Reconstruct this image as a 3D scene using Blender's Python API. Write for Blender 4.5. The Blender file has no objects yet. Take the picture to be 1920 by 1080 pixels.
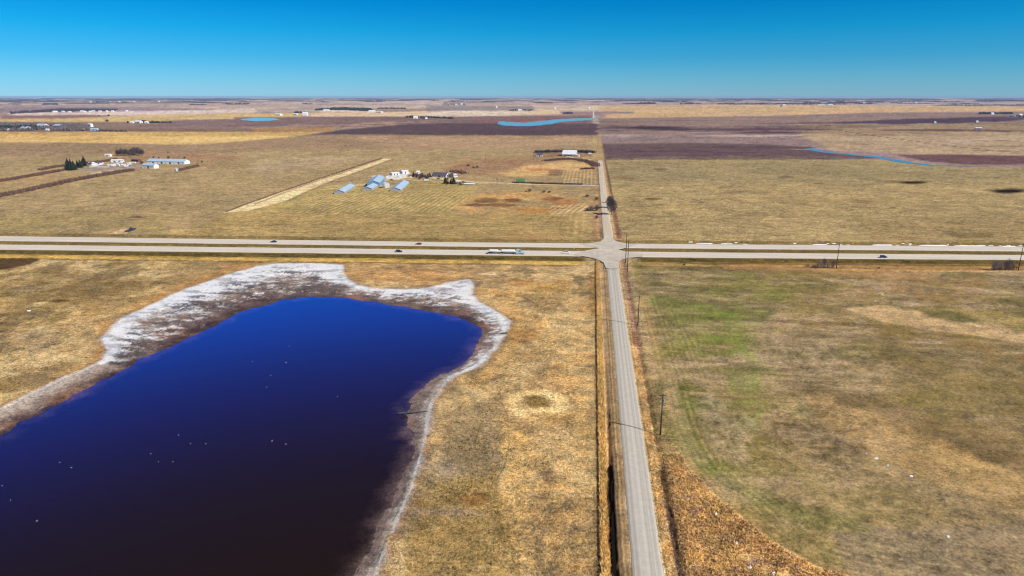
import bpy, bmesh, math, random
import numpy as np
from mathutils import Vector, Matrix
random.seed(7); rng = np.random.default_rng(7)
sc = bpy.context.scene
col = sc.collection

# ------------------------------------------------------------------ camera
F = 1280.0; H = 110.0
PIT = math.atan(359.5/F); YAW = math.atan(152*math.cos(PIT)/F)
cam = bpy.data.cameras.new('camera'); cam.sensor_width = 36; cam.lens = 36*F/1920
cam.clip_start = 1; cam.clip_end = 120000
co = bpy.data.objects.new('camera', cam); col.objects.link(co)
co.location = (0, 0, H); co.rotation_euler = (math.pi/2-PIT, 0, YAW)
sc.camera = co
# ------------------------------------------------------------------ world and sun
SUN_EL = math.radians(39.5); SAZ = math.atan2(16.5, -7.6)     # azimuth of the sun, clockwise from +Y
w = bpy.data.worlds.new('World'); sc.world = w; w.use_nodes = True
nt = w.node_tree; N = nt.nodes; L = nt.links; N.clear()
sky = N.new('ShaderNodeTexSky'); sky.sky_type = 'NISHITA'; sky.sun_disc = False
sky.sun_elevation = SUN_EL; sky.sun_rotation = SAZ; sky.altitude = 900
sky.air_density = 1.0; sky.dust_density = 0.3; sky.ozone_density = 2.0
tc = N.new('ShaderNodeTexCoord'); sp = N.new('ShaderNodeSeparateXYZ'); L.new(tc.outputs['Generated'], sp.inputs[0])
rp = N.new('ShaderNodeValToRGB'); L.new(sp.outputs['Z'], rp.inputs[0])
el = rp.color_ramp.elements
# deep blue tint by elevation, all round; unseen upper sky shaped for lake reflection
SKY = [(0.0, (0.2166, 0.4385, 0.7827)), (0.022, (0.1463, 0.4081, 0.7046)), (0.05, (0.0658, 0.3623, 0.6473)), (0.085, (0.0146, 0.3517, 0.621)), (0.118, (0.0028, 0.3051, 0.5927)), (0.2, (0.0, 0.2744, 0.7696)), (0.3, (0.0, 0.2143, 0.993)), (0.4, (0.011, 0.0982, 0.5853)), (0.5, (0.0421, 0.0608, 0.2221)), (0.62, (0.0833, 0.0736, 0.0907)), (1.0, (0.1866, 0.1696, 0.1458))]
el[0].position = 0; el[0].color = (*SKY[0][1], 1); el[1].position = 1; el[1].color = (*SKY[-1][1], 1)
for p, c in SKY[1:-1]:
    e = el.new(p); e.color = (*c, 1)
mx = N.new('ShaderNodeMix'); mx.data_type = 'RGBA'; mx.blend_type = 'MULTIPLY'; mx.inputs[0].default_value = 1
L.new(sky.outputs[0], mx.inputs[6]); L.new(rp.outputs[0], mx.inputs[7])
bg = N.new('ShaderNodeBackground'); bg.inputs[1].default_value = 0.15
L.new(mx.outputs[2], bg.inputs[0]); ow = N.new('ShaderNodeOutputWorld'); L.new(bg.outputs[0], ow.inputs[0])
sd = bpy.data.lights.new('sun', 'SUN'); sd.energy = 5.0; sd.angle = math.radians(.53); sd.color = (1, .95, .86)
so = bpy.data.objects.new('sun', sd); col.objects.link(so)
sv = Vector((math.sin(SAZ)*math.cos(SUN_EL), math.cos(SAZ)*math.cos(SUN_EL), math.sin(SUN_EL)))
so.rotation_euler = sv.to_track_quat('Z', 'Y').to_euler(); so.location = sv*300
sc.view_settings.view_transform = 'Standard'; sc.view_settings.look = 'None'
sc.view_settings.exposure = 0.1; sc.view_settings.gamma = 1; sc.view_settings.use_curve_mapping = False
try:
    sc.cycles.max_bounces = 5; sc.cycles.diffuse_bounces = 2; sc.cycles.glossy_bounces = 2; sc.cycles.transparent_max_bounces = 6; sc.cycles.volume_bounces = 0
    sc.cycles.filter_width = 1.15
except Exception: pass

# ------------------------------------------------------------------ geometry of the view
cP, sP, cW, sW = math.cos(PIT), math.sin(PIT), math.cos(YAW), math.sin(YAW)
def at(u, v, z=0.0):
    """point of the plain (height z) seen at photograph pixel u, v"""
    a = (u-960)/F; b = (540-v)/F
    fh = cP+b*sP; up = -sP+b*cP
    t = (z-H)/up
    return ((a*cW-fh*sW)*t, (a*sW+fh*cW)*t)
def proj(x, y, z=0.0):
    r = x*cW+y*sW; f = -x*sW+y*cW; dz = z-H
    d = f*cP-dz*sP; u = f*sP+dz*cP
    d = np.where(d > 1, d, 1)
    return 960+F*r/d, 540-F*u/d
def srgb(c):
    c = np.asarray(c, float)/255.0
    return np.where(c <= .04045, c/12.92, ((c+.055)/1.055)**2.4)
# ------------------------------------------------------------------ numpy noise
def _h(i, j, s):
    n = (i*374761393+j*668265263+s*2147483647) & 0xffffffff
    n = ((n ^ (n >> 13))*1274126177) & 0xffffffff
    return ((n ^ (n >> 16)) & 0xffff)/65535.0
def vn(x, y, s=0):
    i = np.floor(x).astype(np.int64); j = np.floor(y).astype(np.int64)
    fx = x-i; fy = y-j; fx = fx*fx*(3-2*fx); fy = fy*fy*(3-2*fy)
    a = _h(i, j, s); b = _h(i+1, j, s); c = _h(i, j+1, s); d = _h(i+1, j+1, s)
    return (a+(b-a)*fx)*(1-fy)+(c+(d-c)*fx)*fy
def fbm(x, y, s=0, o=4, g=.5):
    t = 0; a = 1; n = 0
    for k in range(o):
        t = t+a*(vn(x, y, s+k*17)-.5)*2; n += a; a *= g; x = x*2.03+13.7; y = y*2.03-7.1
    return t/n
def ss(a, b, x):
    t = np.clip((x-a)/(b-a), 0, 1); return t*t*(3-2*t)
def seg_dist(P, X, Y, closed=True):
    D = np.full(X.shape, 1e18); n = len(P)
    for k in range(n if closed else n-1):
        x0, y0 = P[k]; x1, y1 = P[(k+1) % n]
        dx, dy = x1-x0, y1-y0; l2 = dx*dx+dy*dy+1e-12
        t = np.clip(((X-x0)*dx+(Y-y0)*dy)/l2, 0, 1)
        D = np.minimum(D, (X-x0-t*dx)**2+(Y-y0-t*dy)**2)
    return np.sqrt(D)
def inside(P, X, Y):
    c = np.zeros(X.shape, bool); n = len(P)
    for k in range(n):
        x0, y0 = P[k]; x1, y1 = P[(k+1) % n]
        if y0 == y1: continue
        c ^= ((Y < y0) != (Y < y1)) & (X < (x1-x0)*(Y-y0)/(y1-y0)+x0)
    return c
def sdf(P, X, Y, big=None):
    """signed distance, negative inside; only near the outline's box when big is given"""
    if big is None:
        d = seg_dist(P, X, Y); return np.where(inside(P, X, Y), -d, d)
    xs = [p[0] for p in P]; ys = [p[1] for p in P]
    m = (X > min(xs)-big) & (X < max(xs)+big) & (Y > min(ys)-big) & (Y < max(ys)+big)
    out = np.full(X.shape, float(big))
    if m.any():
        x, y = X[m], Y[m]; d = seg_dist(P, x, y); out[m] = np.where(inside(P, x, y), -d, d)
    return out

# ------------------------------------------------------------------ object helpers
def tag(o, label=None, cat=None, group=None, kind=None):
    if label: o['label'] = label
    if cat: o['category'] = cat
    if group: o['group'] = group
    if kind: o['kind'] = kind
    return o
def empty(name, loc, rz=0, sc_=1):
    o = bpy.data.objects.new(name, None); col.objects.link(o); o.empty_display_size = .5
    o.location = loc; o.rotation_euler = (0, 0, rz); o.scale = (sc_,)*3
    return o
def link(name, me, mat=None, parent=None, loc=(0, 0, 0)):
    if mat is not None and not me.materials: me.materials.append(mat)
    o = bpy.data.objects.new(name, me); col.objects.link(o); o.location = loc
    if parent: o.parent = parent
    return o
class MB:
    def __init__(s): s.v = []; s.f = []
    def add(s, vs, fs):
        n = len(s.v); s.v += [tuple(v) for v in vs]; s.f += [tuple(i+n for i in f) for f in fs]; return s
    def box(s, x0, x1, y0, y1, z0, z1, t=0, ty=None):
        ty = t if ty is None else ty
        return s.add([(x0, y0, z0), (x1, y0, z0), (x1, y1, z0), (x0, y1, z0), (x0+t, y0+ty, z1), (x1-t, y0+ty, z1), (x1-t, y1-ty, z1), (x0+t, y1-ty, z1)],
                     [(3, 2, 1, 0), (4, 5, 6, 7), (0, 1, 5, 4), (1, 2, 6, 5), (2, 3, 7, 6), (3, 0, 4, 7)])
    def cyl(s, a, b, r0, r1=None, n=8, caps=True):
        r1 = r0 if r1 is None else r1
        a = Vector(a); b = Vector(b); d = (b-a).normalized()
        u = d.orthogonal().normalized(); w_ = d.cross(u)
        vs = [a+(u*math.cos(2*math.pi*k/n)+w_*math.sin(2*math.pi*k/n))*r0 for k in range(n)] + \
             [b+(u*math.cos(2*math.pi*k/n)+w_*math.sin(2*math.pi*k/n))*r1 for k in range(n)]
        fs = [(k, (k+1) % n, n+(k+1) % n, n+k) for k in range(n)]
        if caps: fs += [tuple(range(n-1, -1, -1)), tuple(range(n, 2*n))]
        return s.add(vs, fs)
    def prism(s, prof, y0, y1, inset=None):
        """side profile in x,z pushed along y; inset(z) narrows it"""
        n = len(prof); g = inset or (lambda z: 0)
        vs = [(x, y0+g(z), z) for x, z in prof]+[(x, y1-g(z), z) for x, z in prof]
        fs = [(k, (k+1) % n, n+(k+1) % n, n+k) for k in range(n)]
        fs += [tuple(range(n-1, -1, -1)), tuple(range(n, 2*n))]
        return s.add(vs, fs)
    def mesh(s, name='mesh', smooth=False):
        me = bpy.data.meshes.new(name); me.from_pydata(s.v, [], s.f); me.validate()
        bm = bmesh.new(); bm.from_mesh(me); bmesh.ops.recalc_face_normals(bm, faces=bm.faces); bm.to_mesh(me); bm.free()
        if smooth: me.shade_smooth()
        return me
    def build(s, name, mat, parent=None, smooth=False):
        return link(name, s.mesh(name, smooth), mat, parent)
def copy_tree(o, parent=None):
    c = o.copy(); col.objects.link(c); c.parent = parent
    for ch in list(o.children): copy_tree(ch, c)
    return c

# ------------------------------------------------------------------ materials
def mat_new(name):
    m = bpy.data.materials.new(name); m.use_nodes = True
    return m, m.node_tree.nodes, m.node_tree.links, m.node_tree.nodes['Principled BSDF']
def simple(name, c, rough=.7, metal=0, var=.15, scale=1.5, bump=0, spec=.3):
    """painted/built surface: base colour broken up by dirt and wear noise"""
    m, n, l, b = mat_new(name)
    t = n.new('ShaderNodeTexCoord'); a = n.new('ShaderNodeTexNoise'); a.inputs['Scale'].default_value = scale; a.inputs['Detail'].default_value = 5
    l.new(t.outputs['Object'], a.inputs['Vector'])
    r = n.new('ShaderNodeMapRange'); r.inputs[1].default_value = .3; r.inputs[2].default_value = .7; r.inputs[3].default_value = 1-var; r.inputs[4].default_value = 1+var
    l.new(a.outputs[0], r.inputs[0])
    x = n.new('ShaderNodeMix'); x.data_type = 'RGBA'; x.blend_type = 'MULTIPLY'; x.inputs[0].default_value = 1
    x.inputs[6].default_value = (*c, 1); cb = n.new('ShaderNodeCombineColor')
    for k in range(3): l.new(r.outputs[0], cb.inputs[k])
    l.new(cb.outputs[0], x.inputs[7]); l.new(x.outputs[2], b.inputs['Base Color'])
    b.inputs['Roughness'].default_value = rough; b.inputs['Metallic'].default_value = metal; b.inputs['Specular IOR Level'].default_value = spec
    if bump:
        p = n.new('ShaderNodeBump'); p.inputs['Strength'].default_value = bump; l.new(a.outputs[0], p.inputs['Height']); l.new(p.outputs[0], b.inputs['Normal'])
    return m
M = dict(
    white=simple('white_paint', (.78, .78, .76), .5, var=.08), roofmetal=simple('galvanised_roof', (.42, .55, .66), .45, .0, var=.12, scale=.3, spec=.5),
    palemetal=simple('pale_metal_roof', (.72, .76, .78), .45, 0, var=.1, scale=.3), bluewall=simple('blue_cladding', (.16, .32, .48), .6, var=.15, scale=.5),
    darkroof=simple('dark_shingle', (.09, .09, .12), .85), grey=simple('grey_paint', (.35, .36, .37), .6), cream=simple('cream_siding', (.62, .58, .5), .7),
    redbrown=simple('red_brown_paint', (.16, .06, .045), .8), door=simple('dark_door', (.12, .13, .15), .5), glass=simple('window_glass', (.03, .05, .07), .1, var=.05, spec=.8),
    black=simple('black_car_paint', (.012, .013, .016), .2, spec=.7, var=.05), red=simple('red_car_paint', (.28, .012, .015), .25, spec=.6, var=.05),
    silver=simple('silver_car_paint', (.62, .66, .70), .3, .2, var=.05), navy=simple('navy_car_paint', (.02, .025, .055), .25, spec=.6, var=.05),
    tyre=simple('tyre_rubber', (.02, .02, .02), .9), steel=simple('brushed_steel', (.75, .78, .8), .3, .35, var=.06), chassis=simple('dark_chassis', (.05, .06, .07), .6),
    palblue=simple('pale_blue_paint', (.42, .58, .66), .35, var=.06), green=simple('green_paint', (.05, .33, .09), .5, var=.2),
    pole=simple('weathered_pole_wood', (.07, .05, .04), .9, var=.3), post=simple('fence_post_wood', (.12, .085, .06), .9, var=.3), wire=simple('wire', (.1, .09, .09), .6),
    bark=simple('bare_bark', (.10, .085, .085), .9), twig=simple('bare_twigs', (.135, .105, .105), .9, var=.3, scale=.4), twiglight=simple('pale_bare_twigs', (.24, .19, .18), .9, var=.3, scale=.4), twigred=simple('willow_twigs', (.13, .075, .055), .9, var=.3, scale=.4),
    spruce=simple('spruce_needles', (.012, .022, .013), .9, var=.35, scale=1), farwood=simple('far_bare_wood', (.055, .047, .07), .95, var=.35, scale=.03), farwoodpale=simple('far_bare_wood_pale', (.13, .105, .105), .95, var=.35, scale=.03), farspruce=simple('far_spruce', (.02, .035, .035), .95, var=.3, scale=.03),
    insulator=simple('porcelain', (.3, .28, .25), .4), snow=simple('old_snow', (.82, .83, .85), .8, var=.05, bump=.3), plank=simple('grey_planks', (.10, .105, .11), .85, var=.3),
    sign=simple('sign_face', (.7, .7, .68), .5), feather=simple('pale_feathers', (.36, .38, .42), .8, var=.03), beak=simple('orange_beak', (.5, .2, .03), .6))

# ------------------------------------------------------------------ road geometry (metres; +Y runs along the gravel road)
FT = [(-3000, 371), (-476.5, 495.8), (-84, 515.3), (80, 528), (324, 547), (3000, 755)]      # far carriageway, far edge
FB = [(-3000, 355), (-461, 479.5), (-82, 501), (78, 512.6), (314, 530.5), (3000, 738)]
NT = [(-3000, 341), (-450, 466.0), (-80, 488.3), (76, 498.8), (306, 516), (3000, 722)]
NB = [(-3000, 325), (-436, 450.8), (-77, 473.2), (74, 482.5), (299, 501), (3000, 706)]
def yl(Lx, x): return np.interp(x, [p[0] for p in Lx], [p[1] for p in Lx])
RX0, RX1 = 13.45, 19.8                                            # gravel road edges
def rdx(y):                                                       # centre of the gravel road
    return np.interp(y, [0, 480, 560, 2000], [16.6, 16.3, 15.6, 15.6])

# ------------------------------------------------------------------ lake outlines
WATER_PX = [(-420, 1010), (-160, 872), (0, 812), (60, 778), (140, 735), (200, 704), (270, 668), (330, 640), (390, 612), (430, 592), (460, 579), (500, 567), (540, 558), (590, 553),
            (640, 555), (700, 564), (760, 573), (820, 584), (862, 593), (892, 603), (905, 618), (900, 640), (885, 662), (850, 688), (815, 708), (788, 728), (772, 745), (762, 775),
            (770, 818), (768, 860), (748, 910), (722, 955), (700, 1010), (668, 1075), (640, 1170), (560, 1400), (300, 2200), (-600, 2300)]
SALT_PX = [(-420, 930), (-160, 820), (0, 764), (60, 736), (120, 706), (185, 678), (203, 660), (196, 635), (205, 612), (235, 595), (270, 576), (330, 549), (380, 530), (430, 514), (480, 499),
           (520, 494), (600, 493.5), (641, 496), (645, 518), (668, 534), (705, 541), (760, 543), (800, 540), (840, 528), (880, 523), (886, 535), (884, 554), (900, 567), (935, 588), (956, 601),
           (950, 625), (936, 650), (915, 673), (880, 694), (852, 706), (828, 728), (812, 752), (802, 780), (798, 812), (790, 845), (779, 882), (768, 922), (750, 962), (735, 1000), (712, 1050),
           (690, 1110), (640, 1290), (420, 2300), (-800, 2500)]
WATER = [at(*p) for p in WATER_PX]; SALT = [at(*p) for p in SALT_PX]
WZ = -0.9
def lake_fields(X, Y):
    n = fbm(X/14, Y/14, 91, 4)*2.6 + fbm(X/3.5, Y/3.5, 95, 3)*.8
    nearw = ss(60, 0, np.abs(Y-190))*0
    dw = sdf(WATER, X, Y, 120)
    jig = fbm(X/9, Y/9, 191, 4)*3.2 + fbm(X/2.2, Y/2.2, 195, 3)*.9
    dw = dw + jig*np.clip(ss(-30, 10, dw), .2, 1)
    ds = sdf(SALT, X, Y, 120) + n*.35
    return dw, ds
def relief(X, Y):
    X = np.asarray(X, float); Y = np.asarray(Y, float)
    r = np.hypot(X, Y)
    dN = yl(NB, X)-Y; dF = Y-yl(FT, X); hw = np.maximum(dN, dF)                       # >0 away from the highway
    rd = np.abs(X-rdx(Y)); rd = np.where(Y > 1250, 900, rd)
    m = ss(14, 45, hw)*ss(14, 40, rd)*ss(1500, 700, r)
    z = fbm(X/70, Y/70, 5, 3)*.9*m
    z = z - 1.1*np.exp(-((hw-9)/5.0)**2)*(rd > 12)*ss(12, 22, rd)                       # highway ditches
    med = (hw < 0); z = np.where(med, -.45, z)
    left = X-rdx(Y)
    ditch = np.exp(-((left+8.1)/1.15)**2)*(1.25*ss(330, 160, Y)+.35)+np.exp(-((left-7.9)/1.3)**2)*.5
    z = z - ditch*ss(0, 12, dN)*(Y < 470)
    z = z - np.exp(-((left+6.5)/2.0)**2)*.6*(Y > 545)*(Y < 1250) - np.exp(-((left-6.5)/1.8)**2)*.7*(Y > 545)*(Y < 1250)
    dw, ds = lake_fields(X, Y)
    t = np.clip(-ds/(np.abs(ds)+np.maximum(dw, 0)+.01), 0, 1)
    zl = np.where(dw > 0, WZ*t, WZ-.035*np.minimum(-dw, 60))
    z = np.where(ds < 0, zl, z*ss(0, 25, ds))
    return z
def gz(x, y): return float(relief(np.array([x]), np.array([y]))[0])
def on(u, v):
    x, y = at(u, v); return (x, y, gz(x, y))

# ------------------------------------------------------------------ the plain: one sheet in rings, finer where it matters
print('ground...')
az = np.concatenate([np.radians(np.arange(-46, 46.001, .074)), np.radians(np.arange(50, 310, 4.0))])  # clockwise from the heading
rows_v = np.arange(1100, 184.4, -1.4)
bb = (540-rows_v)/F; rad = H*(cP+bb*sP)/(sP-bb*cP)
rad = rad[rad < 30000]
rad = np.concatenate([np.linspace(2, rad[0], 16)[:-1], rad, np.geomspace(rad[-1]*1.12, 47000, 7)])
nA, nR = len(az), len(rad)
hd = -YAW
A, R = np.meshgrid(az, rad)
GX = (np.sin(A+hd)*R).ravel(); GY = (np.cos(A+hd)*R).ravel()
GZ = relief(GX, GY)
U, V = proj(GX, GY)
front = (np.cos(A) > .2).ravel() & (np.hypot(GX, GY) > 60)
U = np.where(front, U, 99999.); V = np.where(front, V, 99999.)
LR = np.log(R).ravel(); TH = A.ravel()
# self-similar field noise: the same look at every distance
P1 = fbm(LR*9, TH*9, 11, 4); P2 = fbm(LR*22, TH*26, 23, 4); P3 = fbm(LR*70, TH*95, 31, 4, .6); P4 = fbm(LR*240, TH*420, 41, 2, .7)
W30 = fbm(GX/30, GY/30, 51, 5, .6); W8 = fbm(GX/7, GY/7, 61, 4, .65)
C = np.zeros((GX.size, 3)); T = np.ones(GX.size)
def mixin(c, m, tex=None):
    global C, T
    c = srgb(c); m = m[:, None]
    C = C*(1-m)+c*m
    if tex is not None: T = T*(1-m[:, 0])+tex*m[:, 0]
def patch(poly, c, op=1, soft=1.2, wu=3, wv=1, ax=.35, tex=None, gate=None, nz=0):
    uu = (U+P2*wu*3)*ax; vv = V+P3*wv+P2*wv
    d = sdf([(a*ax, b) for a, b in poly], uu, vv, 14+soft)
    m = ss(soft, -soft, d)*op
    if nz: m = m*np.clip(.5+nz*(P3+P2), 0, 1)
    if gate is not None: m = m*gate
    mixin(c, m, tex)
def ell(cu, cv, ru, rv, c, op=1, soft=.5, gate=None, tex=None, nz=0, wig=.35):
    d = np.sqrt(((U-cu)/ru)**2+((V-cv)/rv)**2)+P3*wig+P2*wig*.5
    m = ss(1+soft, 1-soft, d)*op
    if nz: m = m*np.clip(.5+nz*P3, 0, 1)
    if gate is not None: m = m*gate
    mixin(c, m, tex)
one = np.ones(GX.size)
# far country: a patchwork of half-mile fields (800 m)
cx = np.floor((GX+1300)/1600).astype(np.int64); cy = np.floor((GY-450)/800).astype(np.int64)
hsh = _h(cx, cy, 3); hs2 = _h(cx, cy, 9)
pal = np.array([srgb(c) for c in [(168, 146, 130), (190, 166, 146), (142, 118, 112), (204, 178, 142), (122, 104, 102), (178, 154, 138), (152, 132, 114), (212, 192, 168)]])
C = pal[np.minimum((hsh*8).astype(int), 7)]*(.9+.25*hs2)[:, None]
T[:] = .6
# --- left far bands
patch([(0, 196), (700, 190), (1110, 186), (1110, 204), (700, 200), (0, 203)], (196, 170, 152), .6)
patch([(0, 200), (260, 200), (480, 206), (480, 210), (0, 211)], (150, 128, 128), .9)
patch([(20, 213), (120, 211), (330, 207), (480, 205), (700, 206), (700, 209), (480, 212), (240, 217), (20, 216)], (222, 200, 186), 1)
patch([(0, 217), (160, 215), (240, 217), (180, 221), (0, 224)], (140, 106, 96), .9)
patch([(-20, 224), (150, 221), (320, 214.5), (480, 211), (585, 210), (585, 216), (470, 224), (300, 229), (100, 229), (-20, 228)], (206, 176, 118), 1)
patch([(585, 211), (760, 209), (900, 208), (960, 205), (1050, 206), (1050, 214), (800, 219), (585, 219)], (220, 190, 150), 1)
patch([(800, 211), (860, 208.5), (980, 208), (1000, 214), (860, 220), (800, 219)], (222, 200, 176), .9)
patch([(800, 198), (1000, 199), (1000, 207), (800, 208)], (132, 122, 120), .8)
patch([(480, 204), (600, 205), (600, 211), (480, 212)], (140, 126, 118), .6)
patch([(-20, 229), (200, 229), (330, 230), (340, 238), (560, 240), (600, 248), (-20, 248)], (140, 116, 98), 1)
patch([(300, 226), (480, 222), (560, 228), (560, 240), (300, 236)], (136, 112, 104), 1)
patch([(0, 242), (400, 242), (600, 243), (600, 248), (0, 248)], (112, 86, 68), .7, nz=1.2)
patch([(440, 220), (700, 218.5), (960, 218), (1110, 216), (1110, 226), (1110, 236), (760, 238), (560, 240), (440, 234)], (132, 106, 98), 1)
patch([(560, 232), (760, 228), (860, 228), (760, 236), (600, 243), (500, 242)], (168, 140, 118), .8, nz=1)
patch([(470, 240), (640, 238), (620, 247), (570, 250), (480, 248)], (170, 132, 86), .9)
patch([(592, 250.5), (640, 244), (760, 233), (820, 231), (930, 231), (1120, 232), (1122, 254.5), (800, 254.5), (640, 251.5)], (92, 72, 72), 1, wv=.4)
patch([(880, 226), (940, 224), (1040, 221), (1110, 219), (1100, 222), (940, 230), (890, 232)], (126, 90, 84), .8)
patch([(910, 218), (1040, 217), (1050, 220), (930, 221)], (112, 76, 66), .8, nz=1)
patch([(700, 238), (1000, 244), (1118, 244), (1118, 254), (900, 253)], (84, 62, 68), .6, nz=1.3)
# --- golden field with its curved edge
patch([(-20, 247.5), (240, 247), (600, 247.5), (560, 255), (470, 264), (370, 272.5), (260, 270), (100, 267), (-20, 267)], (206, 170, 104), 1, wv=.5)
patch([(280, 262), (420, 256), (560, 251), (480, 262), (370, 271)], (216, 182, 118), .6)
# --- right far bands
patch([(1125, 190), (1920, 188), (1980, 188), (1980, 199), (1125, 199)], (178, 152, 142), .75)
patch([(1122, 200), (1200, 197.5), (1440, 197), (1700, 198.5), (1980, 199.5), (1980, 208.5), (1700, 210), (1560, 213.5), (1440, 216.5), (1300, 220), (1150, 222), (1130, 220), (1132, 214.5), (1190, 213), (1186, 208), (1130, 209)], (208, 172, 120), 1, wv=.3)
patch([(1560, 206), (1980, 205), (1980, 208.5), (1700, 210), (1560, 213)], (206, 160, 110), .5)
patch([(1122, 222), (1440, 217), (1640, 211), (1980, 209), (1980, 250), (1122, 256)], (144, 119, 106), 1, wv=.4)
patch([(1500, 232), (1700, 232), (1980, 228), (1980, 290), (1700, 285), (1500, 270)], (156, 133, 100), 1, soft=3, wv=2)
patch([(1166, 238), (1200, 235.5), (1300, 237), (1440, 239), (1600, 243), (1440, 247), (1300, 244), (1220, 243)], (78, 54, 62), 1, soft=1, wv=.5, nz=.9)
ell(1225, 239.5, 58, 2.2, (66, 46, 54), 1)
ell(1262, 243, 48, 2.0, (70, 52, 58), .95)
ell(1400, 242.5, 120, 1.6, (84, 60, 66), .8)
ell(1330, 246.5, 40, 1, (84, 60, 66), .8)
patch([(1340, 237), (1600, 234), (1700, 236), (1600, 240), (1360, 241)], (84, 60, 64), 1, wv=.5, nz=.8)
patch([(1350, 246), (1500, 247), (1500, 251), (1380, 251)], (80, 60, 64), .9, wv=.5, nz=.8)
ell(1440, 248.5, 70, 1.5, (80, 58, 62), .9)
patch([(1440, 231.5), (1560, 229.5), (1700, 223), (1840, 219), (1980, 220), (1980, 221), (1900, 226), (1800, 231), (1700, 232.5), (1560, 232)], (82, 60, 72), 1, soft=.8)
patch([(1640, 243.5), (1780, 242), (1860, 243.5), (1980, 246), (1980, 248), (1840, 246), (1660, 246)], (104, 68, 62), .9)
patch([(1122, 253), (1920, 252), (1920, 258), (1500, 262), (1122, 262)], (168, 150, 144), .55, nz=1)
patch([(1122, 258), (1500, 256), (1680, 262), (1640, 276), (1500, 272), (1126, 272)], (136, 116, 108), .9, soft=2)
patch([(1500, 252), (1980, 246), (1980, 297), (1820, 294), (1560, 282)], (170, 146, 114), .95, soft=2, wv=2)
patch([(1128, 270), (1300, 268), (1440, 271), (1520, 276), (1560, 287), (1680, 297), (1560, 299.5), (1133, 300.5)], (98, 78, 76), 1, soft=1.4)
patch([(1680, 291), (1780, 289.5), (1920, 292), (1980, 292), (1980, 308), (1820, 309), (1740, 303)], (102, 74, 72), 1, soft=1.5)
for a, b, c_, d_ in [(1140, 1330, 284, 1.6), (1180, 1440, 291, 1.3), (1240, 1500, 276, 1.2), (1120, 1180, 240, 5), (1300, 1420, 286, 1.4)]:
    ell((a+b)/2, c_, (b-a)/2, d_, (82, 58, 66), .7)
for k in range(26):                                              # thin wet streaks and drainage lines
    ell(rng.uniform(1130, 1900), rng.uniform(214, 290), rng.uniform(20, 90), rng.uniform(.5, 1.1), (96, 74, 76) if k % 3 else (176, 158, 150), .6)
d = seg_dist([(1520*.35, 236), (1600*.35, 249), (1700*.35, 263), (1800*.35, 276), (1980*.35, 295)], U*.35, V, False); mixin((104, 84, 72), ss(.8, .2, d)*.8)
# --- section south of the mile line (255..300), west of the road
W_ = (V > 250)
patch([(-40, 268), (370, 273), (470, 265), (560, 256), (640, 252), (1114, 255), (1128, 256), (1128, 470), (-40, 470)], (158, 136, 96), 1, soft=.7, wv=.3, tex=.9)
patch([(-40, 268), (300, 272), (480, 266), (620, 253), (1114, 256), (1100, 275), (800, 282), (500, 283), (200, 290), (-40, 296)], (146, 120, 92), .8, soft=4, wv=3)
patch([(640, 256), (1110, 257), (1110, 272), (900, 280), (740, 276)], (170, 140, 106), .7, soft=4, wv=3)
patch([(-40, 270), (200, 271), (300, 278), (200, 286), (-40, 280)], (134, 112, 76), .7, soft=3, nz=.6)
patch([(220, 296), (380, 290), (470, 302), (420, 312), (260, 306), (200, 300)], (156, 116, 84), .7, soft=4, nz=.6)
patch([(210, 290), (300, 285), (470, 292), (420, 300), (230, 298)], (154, 118, 88), .6, soft=3)
patch([(480, 300), (640, 292), (700, 296), (560, 320), (470, 328)], (172, 150, 118), .5, soft=4)
# reddish-brown wet ground and gold rise by the road farm
patch([(880, 296), (1000, 289), (1100, 292), (1118, 300), (1114, 330), (1020, 335), (900, 332), (820, 322), (850, 306)], (160, 124, 88), .7, soft=5, wv=4, nz=1.0)
patch([(870, 308), (930, 297), (1010, 294), (1090, 296), (1060, 302), (990, 306), (960, 318), (900, 330), (830, 322)], (140, 106, 78), .9, soft=2.5, wv=2, nz=1.2)
patch([(940, 326), (1000, 310), (1060, 302), (1112, 306), (1114, 316), (1060, 322), (1010, 331), (960, 332)], (196, 160, 106), .9, soft=2, wv=1.5)
patch([(1026, 319), (1052, 318), (1066, 321), (1040, 329), (1028, 330)], (128, 96, 74), .8, soft=1.5)
patch([(865, 374), (900, 362), (1000, 357), (1080, 362), (1110, 374), (1100, 392), (1040, 400), (960, 408), (880, 405), (850, 392)], (178, 138, 84), .75, soft=6, wv=5, nz=1.0)
patch([(870, 372), (960, 366), (1000, 372), (960, 378), (890, 384)], (196, 150, 88), .6, soft=3)
for a, b, ra, rb, c_ in [(910, 376, 24, 5, (120, 92, 58)), (962, 375, 14, 4.5, (116, 74, 50)), (1033, 373, 20, 5, (124, 86, 60)), (935, 385, 28, 3, (132, 92, 56)), (895, 385, 26, 2.5, (110, 80, 52)), (1060, 380, 22, 6, (166, 116, 70)), (1005, 395, 40, 7, (176, 130, 72)), (1010, 318, 30, 3, (176, 122, 74))]:
    ell(a, b, ra, rb, c_, .9, soft=.4)
patch([(960, 333), (1100, 337), (1115, 342), (1118, 350), (960, 346)], (146, 128, 96), .8, soft=1.5)
patch([(560, 350), (860, 338), (900, 350), (850, 400), (560, 400), (480, 398)], (160, 140, 86), .8, soft=4)
patch([(440, 398), (1100, 402), (1116, 420), (1114, 452), (300, 446)], (160, 136, 84), .8, soft=4, wv=2)
patch([(330, 432), (420, 424), (520, 421), (560, 426), (500, 440), (380, 446), (320, 446)], (190, 158, 104), .7, soft=3, wv=3, nz=.5)
patch([(860, 438), (960, 436), (1060, 438), (1050, 448), (880, 449)], (150, 112, 78), .75, soft=3, nz=.7)
patch([(-40, 400), (200, 396), (330, 404), (300, 440), (-40, 438)], (146, 128, 78), .7, soft=6, nz=.6)
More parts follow.
